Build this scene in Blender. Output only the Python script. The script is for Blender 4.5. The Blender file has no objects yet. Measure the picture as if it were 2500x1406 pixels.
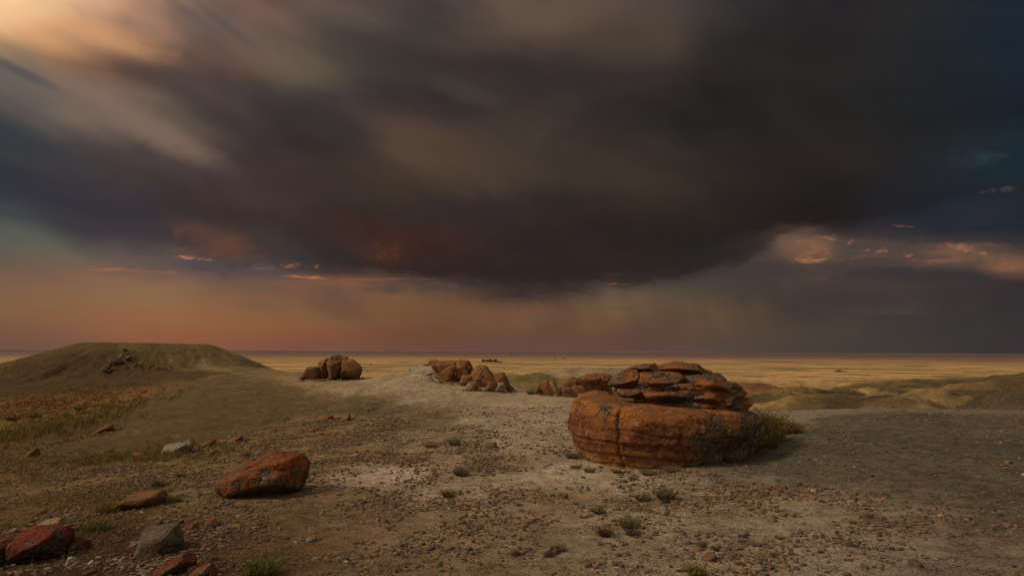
import bpy, bmesh, math, random
import numpy as np
from mathutils import Vector, Matrix

random.seed(7)
RNG = np.random.default_rng(11)
scene = bpy.context.scene
COL = scene.collection

# ------------------------------------------------------------------ camera
F = 1629.0                      # focal length in photo pixels (2500 wide)
CX, CY = 1250.0, 703.0
EYE = np.array([0.0, 0.0, 1.65])
PITCH = math.atan(154.0 / F)
ROLL = math.radians(0.32)
_f = np.array([0, math.cos(PITCH), math.sin(PITCH)])
_r0 = np.array([1.0, 0, 0])
_u0 = np.cross(_r0, _f)
_r = math.cos(ROLL) * _r0 + math.sin(ROLL) * _u0
_u = np.cross(_r, _f)
cam_data = bpy.data.cameras.new("camera")
cam_data.sensor_width = 36.0
cam_data.lens = 36.0 * F / 2500.0
cam_data.clip_start = 0.05
cam_data.clip_end = 200000.0
cam = bpy.data.objects.new("camera", cam_data)
cam.matrix_world = Matrix(((_r[0], _u[0], -_f[0], EYE[0]), (_r[1], _u[1], -_f[1], EYE[1]),
                           (_r[2], _u[2], -_f[2], EYE[2]), (0, 0, 0, 1)))
COL.objects.link(cam)
scene.camera = cam

def ray(u, v):
    "direction through a photo pixel, scaled so that its y component is 1"
    d = _f + (u - CX) / F * _r + (CY - v) / F * _u
    return d / d[1]

def at(u, v, Y):
    return EYE + ray(u, v) * Y

# ------------------------------------------------------------------ exposure
vs = scene.view_settings
vs.view_transform = 'Standard'
vs.look = 'None'
vs.gamma = 1.0
vs.use_curve_mapping = False
EXPO = 0.12
vs.exposure = EXPO

def s2l(c):
    c = np.asarray(c, float) / 255.0
    return np.where(c <= 0.04045, c / 12.92, ((c + 0.055) / 1.055) ** 2.4)

scene.cycles.max_bounces = 5
scene.cycles.diffuse_bounces = 3
scene.cycles.volume_bounces = 0
# ------------------------------------------------------------------ sun
SUN_EL, SUN_AZ = math.radians(40), math.radians(-97)       # azimuth from +Y, clockwise
sun_dir = Vector((math.cos(SUN_EL) * math.sin(SUN_AZ), math.cos(SUN_EL) * math.cos(SUN_AZ), math.sin(SUN_EL)))
sd = bpy.data.lights.new("sun", 'SUN')
sd.energy = 1.5
sd.angle = math.radians(10)
sd.color = (1.0, 0.80, 0.56)
sun = bpy.data.objects.new("sun", sd)
sun.rotation_euler = sun_dir.to_track_quat('Z', 'Y').to_euler()
COL.objects.link(sun)

# ------------------------------------------------------------------ node helper
class NT:
    def __init__(self, tree):
        self.t = tree
        self.n = tree.nodes
        self.l = tree.links
    def node(self, kind, **kw):
        n = self.n.new(kind)
        for k, v in kw.items():
            setattr(n, k, v)
        return n
    def put(self, sock, val):
        if val is None:
            return
        if isinstance(val, bpy.types.NodeSocket):
            self.l.new(val, sock)
        else:
            if sock.type == 'RGBA' and hasattr(val, '__len__') and len(val) == 3:
                val = (*[float(x) for x in val], 1.0)
            sock.default_value = val
    def math(self, op, a, b=None, c=None, clamp=False):
        n = self.node('ShaderNodeMath', operation=op, use_clamp=clamp)
        for i, x in enumerate((a, b, c)):
            self.put(n.inputs[i], x)
        return n.outputs[0]
    def vmath(self, op, a, b=None, scale=None):
        n = self.node('ShaderNodeVectorMath', operation=op)
        self.put(n.inputs[0], a)
        self.put(n.inputs[1], b)
        if scale is not None:
            self.put(n.inputs['Scale'], scale)
        return n.outputs['Value'] if op in ('DOT_PRODUCT', 'LENGTH') else n.outputs[0]
    def mix(self, f, a, b, mode='MIX'):
        n = self.node('ShaderNodeMix', data_type='RGBA', blend_type=mode)
        self.put(n.inputs[0], f)
        self.put(n.inputs[6], a)
        self.put(n.inputs[7], b)
        return n.outputs[2]
    def noise(self, vec, scale, detail=4, rough=0.5, dist=0.0, out='Fac'):
        n = self.node('ShaderNodeTexNoise')
        self.put(n.inputs['Vector'], vec)
        self.put(n.inputs['Scale'], scale)
        self.put(n.inputs['Detail'], detail)
        self.put(n.inputs['Roughness'], rough)
        self.put(n.inputs['Distortion'], dist)
        return n.outputs[out]
    def voro(self, vec, scale, feature='F1', out='Distance', rnd=1.0):
        n = self.node('ShaderNodeTexVoronoi', feature=feature)
        self.put(n.inputs['Vector'], vec)
        self.put(n.inputs['Scale'], scale)
        self.put(n.inputs['Randomness'], rnd)
        return n.outputs[out]
    def rng(self, x, a, b, c=0.0, d=1.0, smooth=True):
        n = self.node('ShaderNodeMapRange', interpolation_type='SMOOTHSTEP' if smooth else 'LINEAR')
        self.put(n.inputs[0], x)
        for i, q in enumerate((a, b, c, d)):
            self.put(n.inputs[i + 1], float(q))
        return n.outputs[0]
    def comb(self, x, y, z):
        n = self.node('ShaderNodeCombineXYZ')
        for i, q in enumerate((x, y, z)):
            self.put(n.inputs[i], q)
        return n.outputs[0]
    def sep(self, v):
        n = self.node('ShaderNodeSeparateXYZ')
        self.put(n.inputs[0], v)
        return n.outputs
    def ramp(self, x, stops, interp='LINEAR'):
        n = self.node('ShaderNodeValToRGB')
        r = n.color_ramp
        r.interpolation = interp
        while len(r.elements) > 1:
            r.elements.remove(r.elements[-1])
        r.elements[0].position = stops[0][0]
        r.elements[0].color = (*stops[0][1], 1)
        for p, c in stops[1:]:
            e = r.elements.new(p)
            e.color = (*c, 1)
        self.put(n.inputs[0], x)
        return n.outputs[0]

# ------------------------------------------------------------------ world: storm sky
SU = [0, 125, 250, 375, 500, 625, 750, 875, 1000, 1250, 1500, 1625, 1750, 2000, 2250, 2400, 2500]
SKY = {
0: [(252,210,160),(225,185,145),(210,165,128),(165,128,108),(115,95,85),(118,88,80),(100,84,74),(86,72,66),(80,67,66),(96,78,68),(88,74,66),(78,66,64),(58,52,52),(40,38,40),(36,38,42),(30,36,46),(26,38,50)],
60: [(218,170,120),(225,170,120),(195,150,115),(150,115,95),(112,94,84),(105,85,78),(98,82,74),(82,70,64),(68,60,56),(84,70,60),(80,66,56),(78,64,54),(50,46,45),(42,38,38),(36,37,40),(30,36,44),(28,38,50)],
120: [(150,125,98),(150,120,92),(160,112,80),(118,90,74),(105,82,72),(110,84,74),(92,80,68),(76,66,60),(64,56,50),(76,62,52),(70,58,48),(70,58,48),(40,38,36),(40,36,35),(35,37,39),(34,40,44),(28,40,52)],
180: [(98,92,86),(120,102,88),(112,86,72),(90,70,62),(84,68,62),(96,76,64),(90,76,62),(70,62,56),(58,50,48),(58,50,46),(58,50,46),(54,46,44),(42,37,35),(40,36,35),(35,36,38),(30,36,42),(28,36,48)],
240: [(92,84,78),(112,98,86),(126,104,92),(110,92,80),(74,62,58),(68,58,56),(62,54,52),(62,52,50),(56,46,45),(58,50,46),(52,44,42),(46,40,38),(38,36,33),(38,35,33),(34,35,36),(30,34,38),(26,34,44)],
300: [(62,66,66),(88,80,74),(100,86,76),(108,94,82),(95,80,70),(64,56,54),(60,52,50),(60,52,48),(78,62,50),(64,54,48),(48,42,40),(42,40,36),(38,36,33),(38,34,32),(34,34,35),(28,33,38),(24,32,42)],
360: [(52,56,60),(62,60,62),(72,62,60),(80,68,62),(78,66,58),(64,52,50),(56,46,44),(62,52,46),(78,62,52),(70,58,48),(56,46,40),(52,44,38),(46,40,36),(42,36,34),(36,36,36),(34,44,50),(30,42,52)],
430: [(50,56,62),(56,56,62),(64,56,58),(66,56,56),(66,54,52),(66,52,50),(64,50,46),(66,52,44),(70,56,46),(68,56,48),(58,48,42),(54,44,38),(46,40,34),(42,36,32),(36,36,38),(34,42,50),(28,42,52)],
490: [(58,60,66),(58,56,64),(58,54,60),(60,52,56),(64,50,50),(64,50,48),(62,48,44),(60,48,40),(58,48,40),(54,44,38),(50,42,36),(48,40,34),(44,38,33),(40,34,32),(36,37,44),(38,42,50),(32,40,50)],
550: [(80,84,76),(72,74,72),(60,56,62),(62,54,58),(74,58,54),(64,52,50),(60,48,46),(66,46,38),(60,42,36),(48,38,36),(46,36,32),(46,38,32),(44,36,32),(44,36,33),(38,40,46),(36,40,48),(32,38,46)],
600: [(90,88,78),(88,86,76),(84,76,72),(80,70,68),(98,72,62),(76,64,60),(66,54,52),(72,50,42),(72,46,38),(48,38,36),(52,40,34),(50,42,36),(48,44,43),(66,58,54),(60,54,54),(66,56,53),(58,52,52)],
640: [(104,92,78),(104,92,78),(100,84,74),(92,78,72),(84,72,70),(76,66,66),(64,58,56),(64,52,48),(62,48,44),(54,42,38),(54,42,38),(54,44,40),(54,49,47),(78,64,56),(62,56,55),(76,62,55),(80,62,54)],
665: [(114,94,76),(114,94,76),(110,90,74),(104,86,74),(90,76,72),(82,70,68),(68,58,55),(64,52,48),(62,48,44),(56,44,40),(56,44,40),(56,46,42),(62,54,50),(72,62,56),(60,54,54),(62,54,52),(62,54,52)],
685: [(124,98,74),(124,98,76),(124,98,76),(120,95,75),(110,88,72),(100,80,69),(110,80,62),(114,78,60),(84,68,60),(60,48,44),(58,48,44),(62,52,47),(68,58,52),(72,60,55),(60,54,54),(54,48,48),(52,46,46)],
720: [(130,100,70),(130,100,72),(134,104,74),(134,104,74),(128,98,70),(118,88,66),(108,80,62),(106,78,60),(108,82,58),(64,52,47),(86,74,58),(84,72,58),(80,67,54),(66,56,52),(60,52,52),(54,48,48),(50,46,46)],
770: [(128,94,66),(134,98,68),(138,100,70),(140,102,70),(138,98,66),(134,96,64),(128,92,62),(118,86,58),(116,84,54),(106,78,56),(106,82,58),(98,76,56),(94,74,56),(74,62,54),(64,58,54),(58,52,52),(54,48,50)],
820: [(116,86,68),(122,88,68),(134,92,68),(138,90,64),(136,90,62),(132,88,62),(126,84,60),(118,80,58),(110,74,54),(102,76,60),(98,72,58),(94,70,58),(88,70,58),(74,64,56),(64,58,54),(58,54,52),(54,50,50)],
852: [(110,82,72),(112,82,70),(122,84,68),(130,84,66),(130,84,64),(124,82,66),(118,80,66),(112,78,64),(106,76,62),(100,74,66),(96,70,64),(92,68,64),(84,70,62),(72,62,56),(62,58,54),(58,52,54),(56,50,52)],
}
SV = sorted(SKY)
SKYA = np.array([SKY[v] for v in SV], float)
for _i, _v in enumerate(SV):
    if _v >= 665:
        SKYA[_i, :11] *= np.array([1.02, 0.98, 0.985])

def smooth_interp(x, xs, ys):
    "Catmull-Rom style interpolation of ys (n, 3) over xs"
    x = min(max(x, xs[0]), xs[-1])
    i = int(min(max(np.searchsorted(xs, x) - 1, 0), len(xs) - 2))
    h = xs[i + 1] - xs[i]
    t = (x - xs[i]) / h
    def tan(j):
        a, b = max(j - 1, 0), min(j + 1, len(xs) - 1)
        return (ys[b] - ys[a]) / (xs[b] - xs[a])
    m0, m1 = tan(i) * h, tan(i + 1) * h
    return ((2*t**3 - 3*t**2 + 1) * ys[i] + (t**3 - 2*t**2 + t) * m0
            + (-2*t**3 + 3*t**2) * ys[i+1] + (t**3 - t**2) * m1)

def sky_rgb(az, el):
    d = np.array([math.sin(az) * math.cos(el), math.cos(az) * math.cos(el), math.sin(el)])
    w = d @ _f
    u = CX + F * (d @ _r) / w
    v = CY - F * (d @ _u) / w
    rows = np.array([smooth_interp(u, SU, SKYA[i]) for i in range(len(SV))])
    c = smooth_interp(v, SV, rows)
    return s2l(np.clip(c, 4, 255)) / (2 ** EXPO)

def azel(u, v):
    d = ray(u, v)
    d = d / np.linalg.norm(d)
    return math.atan2(d[0], d[1]), math.asin(d[2])

world = bpy.data.worlds.new("World")
scene.world = world
world.use_nodes = True
W = NT(world.node_tree)
W.n.clear()
tc = W.node('ShaderNodeTexCoord').outputs['Generated']
dirv = W.vmath('NORMALIZE', tc)
dx, dy, dz = W.sep(dirv)[:3]
az = W.math('ARCTAN2', dx, dy)
el = W.math('ARCSINE', dz)
AZM = math.radians(46)
# slow turbulence so that cloud masses have uneven borders; streaked along the wind
sx = W.math('ADD', W.math('MULTIPLY', az, 0.95), W.math('MULTIPLY', el, -0.30))
sy = W.math('ADD', W.math('MULTIPLY', az, 0.30), W.math('MULTIPLY', el, 0.95))
streakv = W.comb(W.math('MULTIPLY', sx, 2.6), W.math('MULTIPLY', sy, 5.5), 0.3)
w1 = W.noise(streakv, 1.6, 2, 0.4)
w2 = W.noise(W.comb(W.math('MULTIPLY', az, 3.0), W.math('MULTIPLY', el, 7.0), 4.0), 2.2, 5, 0.55)
low = W.rng(el, math.radians(2.0), math.radians(16), 1.0, 0.0)
high = W.math('SUBTRACT', 1.0, low)
wy = W.math('ADD', W.math('MULTIPLY', W.math('SUBTRACT', w1, 0.5), W.math('MULTIPLY', high, 0.06)),
            W.math('MULTIPLY', W.math('SUBTRACT', w2, 0.5), 0.034))
wx = W.math('ADD', W.math('MULTIPLY', W.math('SUBTRACT', w1, 0.5), W.math('MULTIPLY', high, 0.08)),
            W.math('MULTIPLY', W.math('SUBTRACT', w2, 0.5), 0.07))
# the horizon glow keeps still
still = W.rng(el, math.radians(0.3), math.radians(3.0), 0.0, 1.0)
azw = W.math('ADD', az, W.math('MULTIPLY', wx, still))
elw = W.math('ADD', el, W.math('MULTIPLY', wy, still))
ramp_x = W.rng(azw, -AZM, AZM, 0, 1, smooth=False)
els = [-1.0, 0.3, 1.2, 2.2, 3.2, 4.2, 4.9, 5.5, 6.2, 6.9, 7.8, 9.0, 10.5, 12.5, 14.5, 16.5, 18.5, 20.5, 22.5, 24.5, 27, 30]
els = [math.radians(e) for e in els]
col = None
for k, e in enumerate(els):
    stops = []
    for i in range(32):
        a = -AZM + 2 * AZM * i / 31
        stops.append((i / 31, tuple(float(q) for q in sky_rgb(a, e))))
    r = W.ramp(ramp_x, stops, 'CARDINAL')
    if col is None:
        col = r
    else:
        f = W.rng(elw, els[k - 1], e, 0, 1, smooth=False)
        col = W.mix(f, col, r)
# rain veils hanging under the cloud base
veil = W.noise(W.comb(W.math('ADD', W.math('MULTIPLY', az, 26.0), W.math('MULTIPLY', el, 9.0)), W.math('MULTIPLY', el, 3.0), 2.0), 1.0, 4, 0.55)
vm = W.math('MULTIPLY', W.rng(el, math.radians(0.4), math.radians(3.2)), W.rng(el, math.radians(6.5), math.radians(4.5)))
vm = W.math('MULTIPLY', vm, W.rng(az, -0.25, 0.05))
vf = W.math('ADD', 1.0, W.math('MULTIPLY', W.math('MULTIPLY', W.math('SUBTRACT', veil, 0.5), vm), 0.5))
col = W.vmath('SCALE', col, scale=vf)
# billows: mottled light and dark, warmer and cooler
bl = W.noise(W.comb(W.math('MULTIPLY', sx, 5.0), W.math('MULTIPLY', sy, 9.0), 21.0), 1.0, 6, 0.58, 0.6)
bf = W.math('MULTIPLY', W.math('SUBTRACT', bl, 0.5), W.rng(el, math.radians(3.5), math.radians(8), 0.25, 0.95))
bv = W.comb(W.math('ADD', 1.0, W.math('MULTIPLY', bf, 1.15)), W.math('ADD', 1.0, W.math('MULTIPLY', bf, 0.95)), W.math('ADD', 1.0, W.math('MULTIPLY', bf, 0.7)))
col = W.mix(1.0, col, bv, 'MULTIPLY')
# fine streaks of light and dark in the moving cloud
st = W.noise(W.comb(W.math('MULTIPLY', sx, 2.6), W.math('MULTIPLY', sy, 9.0), 9.0), 2.0, 5, 0.5)
stf = W.rng(st, 0.25, 0.75, 0.86, 1.14)
stm = W.mix(W.math('MULTIPLY', high, W.rng(az, -0.2, 0.35, 0.9, 0.45)), (1, 1, 1), W.comb(stf, stf, stf))
col = W.mix(1.0, col, stm, 'MULTIPLY')

def lin(c):
    return tuple(float(q) for q in s2l(c) / (2 ** EXPO))

def local(u, v, rot):
    "centre and axes of a photo ellipse in azimuth and elevation"
    a0, e0 = azel(u, v)
    out = []
    for r in (rot, rot + math.pi / 2):
        a1, e1 = azel(u + 20 * math.cos(r), v - 20 * math.sin(r))
        out.append(((a1 - a0) / 20, (e1 - e0) / 20))
    (a, c), (b, d) = out
    det = a * d - b * c
    return a0, e0, d / det, -b / det, -c / det, a / det

_shared = {}
def shared_noise(wu, wv):
    fq = 1629.0 / max(wu, 14) * 1.5
    lv = min((14, 30, 62, 130), key=lambda q: abs(math.log(q / fq)))
    asp = 3.0 if wu / wv > 4 else 1.5
    if (lv, asp) not in _shared:
        nv = W.comb(W.math('MULTIPLY', az, float(lv)), W.math('MULTIPLY', el, lv * asp), lv * 1.37)
        _shared[(lv, asp)] = (W.noise(nv, 1.0, 6, 0.62, 0.4), W.rng(W.noise(nv, 2.3, 5, 0.65), 0.32, 0.62, 0.4, 1.0))
    return _shared[(lv, asp)]

def puff(col, u, v, wu, wv, rgb, amt=1.0, rot=0.0, rough=0.6, thr=(0.40, 0.55), scale=1.0, flat=0.0, seed=0.0):
    "a small cloud: elliptic patch in the sky with a torn border (sizes in photo pixels)"
    a0, e0, m00, m01, m10, m11 = local(u, v, rot)
    X = W.math('SUBTRACT', az, a0)
    Y = W.math('SUBTRACT', el, e0)
    P = W.math('ADD', W.math('MULTIPLY', X, m00 / (1.4 * wu)), W.math('MULTIPLY', Y, m01 / (1.4 * wu)))
    Q = W.math('ADD', W.math('MULTIPLY', X, m10 / (1.4 * wv)), W.math('MULTIPLY', Y, m11 / (1.4 * wv)))
    if flat:
        Q = W.math('MULTIPLY', Q, W.math('ADD', 1.0, W.math('MULTIPLY', W.math('LESS_THAN', Q, 0.0), flat)))
    d = W.math('SQRT', W.math('ADD', W.math('MULTIPLY', P, P), W.math('MULTIPLY', Q, Q)))
    n, inner = shared_noise(wu, wv)
    body = W.math('SUBTRACT', W.math('ADD', W.math('SUBTRACT', 1.0, d), W.math('MULTIPLY', W.math('SUBTRACT', n, 0.5), 3.4)), 0.0)
    m = W.rng(body, thr[0] - 0.15, thr[1] + 0.75)
    m = W.math('MULTIPLY', W.math('MULTIPLY', m, amt), inner)
    return W.mix(m, col, lin(rgb))

# long soft streaks and masses inside the moving cloud (no torn border)
def veil_puff(col, u, v, wu, wv, rgb, amt, rot):
    a0, e0, m00, m01, m10, m11 = local(u, v, rot)
    nn, _ = shared_noise(110, 60)
    X = W.math('SUBTRACT', az, a0); Y = W.math('SUBTRACT', el, e0)
    wu, wv = 1.25 * wu, 1.25 * wv
    P_ = W.math('ADD', W.math('MULTIPLY', X, m00 / wu), W.math('MULTIPLY', Y, m01 / wu))
    Q_ = W.math('ADD', W.math('MULTIPLY', X, m10 / wv), W.math('MULTIPLY', Y, m11 / wv))
    d = W.math('SQRT', W.math('ADD', W.math('MULTIPLY', P_, P_), W.math('MULTIPLY', Q_, Q_)))
    d = W.math('ADD', d, W.math('MULTIPLY', W.math('SUBTRACT', nn, 0.5), 0.55))
    return W.mix(W.math('MULTIPLY', W.rng(d, 1.15, 0.15), amt), col, lin(rgb))
for q in [
 (200, 88, 210, 44, (206,152,108), .75, -.22), (20, 20, 130, 50, (246,200,150), .6, -.1),
 (330, 292, 260, 40, (128,106,92), .8, -.50), (130, 222, 190, 20, (112,98,88), .6, -.40),
 (410, 200, 230, 30, (80,66,62), .7, -.38), (560, 300, 190, 34, (58,50,50), .6, -.5), (50, 176, 110, 13, (80,80,84), .75, -.45),
 (10, 262, 130, 22, (88,80,76), .5, -.42), (20, 330, 150, 44, (50,57,62), .7, -.35), (150, 395, 200, 34, (60,58,62), .5, -.3),
 (690, 150, 150, 60, (106,92,78), .5, -.35), (470, 40, 90, 16, (96,84,80), .6, -.6), (560, 70, 110, 12, (88,78,74), .6, -.65),
 (640, 30, 120, 26, (122,92,84), .5, -.5), (380, 70, 80, 40, (168,128,104), .45, -.5),
 (950, 130, 190, 60, (58,52,48), .6, -.2), (1330, 40, 160, 50, (96,80,70), .6, .1), (1560, 90, 120, 60, (76,64,54), .5, .2),
 (1240, 165, 230, 34, (52,44,44), .7, -.05), (1130, 225, 100, 26, (70,62,54), .6, -.3), (1420, 200, 190, 30, (50,43,42), .6, .1),
 (1040, 350, 180, 56, (84,67,55), .65, -.35), (1230, 400, 190, 44, (72,59,49), .6, -.3), (830, 320, 120, 44, (56,48,47), .6, -.2),
 (700, 450, 260, 40, (60,48,48), .5, -.1), (1500, 420, 200, 40, (60,50,43), .5, -.2), (1150, 520, 250, 36, (50,40,40), .6, 0),
 (1560, 560, 260, 50, (44,36,34), .55, .05), (1850, 480, 160, 60, (42,36,33), .6, .3), (330, 520, 200, 30, (56,52,58), .6, -.1),
 (1240, 660, 170, 34, (56,42,38), .6, 0), (1290, 700, 110, 20, (60,46,43), .75, 0), (1090, 640, 130, 28, (60,44,40), .6, 0),
 (880, 560, 200, 36, (64,46,40), .5, -.1), (1640, 650, 150, 30, (52,43,40), .6, .05), (1850, 600, 110, 30, (50,44,42), .6, .35),
 (2380, 250, 80, 120, (32,36,41), .5, .2), (2230, 440, 120, 60, (38,38,44), .6, .5), (2450, 520, 90, 40, (38,42,52), .5, 0),
 (2180, 700, 240, 40, (68,58,55), .6, -.03), (2400, 720, 180, 30, (54,48,50), .6, 0), (2060, 640, 140, 36, (82,67,60), .55, -.05),
 (600, 655, 190, 26, (80,70,70), .6, -.06), (420, 575, 170, 26, (64,58,62), .6, -.12), (700, 700, 200, 24, (110,82,66), .5, -.12),
 (2150, 615, 330, 44, (74,62,58), .75, -.04), (1960, 600, 90, 46, (112,84,68), .75, -.1), (2350, 622, 170, 34, (98,76,64), .75, -.08),
 (2470, 655, 80, 28, (128,90,66), .75, 0), (2120, 600, 130, 26, (80,66,60), .6, -.1), (2250, 675, 330, 18, (52,48,52), .7, -.02), (2060, 700, 160, 22, (74,60,55), .5, .1),
 (2200, 575, 260, 14, (50,47,52), .6, -.03), (1900, 655, 120, 22, (62,54,50), .6, .1), (2000, 740, 140, 50, (60,52,50), .5, .2), (2350, 790, 260, 40, (56,52,51), .5, 0),
 (1600, 790, 120, 60, (84,64,54), .4, .3), (1360, 780, 70, 50, (86,64,52), .45, .3), (820, 740, 90, 40, (98,72,60), .5, -.3), (1180, 770, 200, 30, (108,78,60), .4, 0),
 (940, 612, 80, 36, (90,52,42), .3, .1), (540, 590, 130, 30, (108,74,62), .5, -.4),
]:
    col = veil_puff(col, *q)

# ragged underside of the storm cloud: darker belly above it, lighter air below
BASE = [(-200,515),(0,540),(120,560),(250,600),(400,625),(620,650),(800,672),(1020,677),(1150,690),(1290,726),(1400,710),(1480,692),(1600,692),(1700,672),(1850,636),(1920,580),(2100,550),(2300,500),(2700,450)]
_bz = [azel(u, v) for u, v in BASE]
stops = []
for i in range(32):
    a = -AZM + 2 * AZM * i / 31
    e = float(np.interp(a, [q[0] for q in _bz], [q[1] for q in _bz])) / 0.3
    stops.append((i / 31, (e, e, e)))
eb = W.math('MULTIPLY', W.sep(W.ramp(W.rng(az, -AZM, AZM, 0, 1, smooth=False), stops, 'LINEAR'))[0], 0.3)
rag = W.noise(W.comb(W.math('MULTIPLY', az, 16.0), W.math('MULTIPLY', el, 34.0), 5.0), 1.0, 7, 0.62, 0.3)
dE = W.math('ADD', W.math('SUBTRACT', el, eb), W.math('MULTIPLY', W.math('SUBTRACT', rag, 0.5), 0.075))
wgt = W.math('MULTIPLY', W.rng(az, -0.55, -0.35, 0.35, 1.0), W.rng(az, 0.30, 0.55, 1.0, 0.45))
above = W.math('MULTIPLY', W.math('MULTIPLY', W.rng(dE, -0.005, 0.011), W.rng(dE, 0.11, 0.02)), wgt)
below = W.math('MULTIPLY', W.math('MULTIPLY', W.rng(dE, 0.005, -0.009), W.rng(dE, -0.06, -0.01)), wgt)
ub = W.math('ADD', 1.0, W.math('SUBTRACT', W.math('MULTIPLY', below, 0.14), W.math('MULTIPLY', above, 0.30)))
col = W.vmath('SCALE', col, scale=ub)

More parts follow.
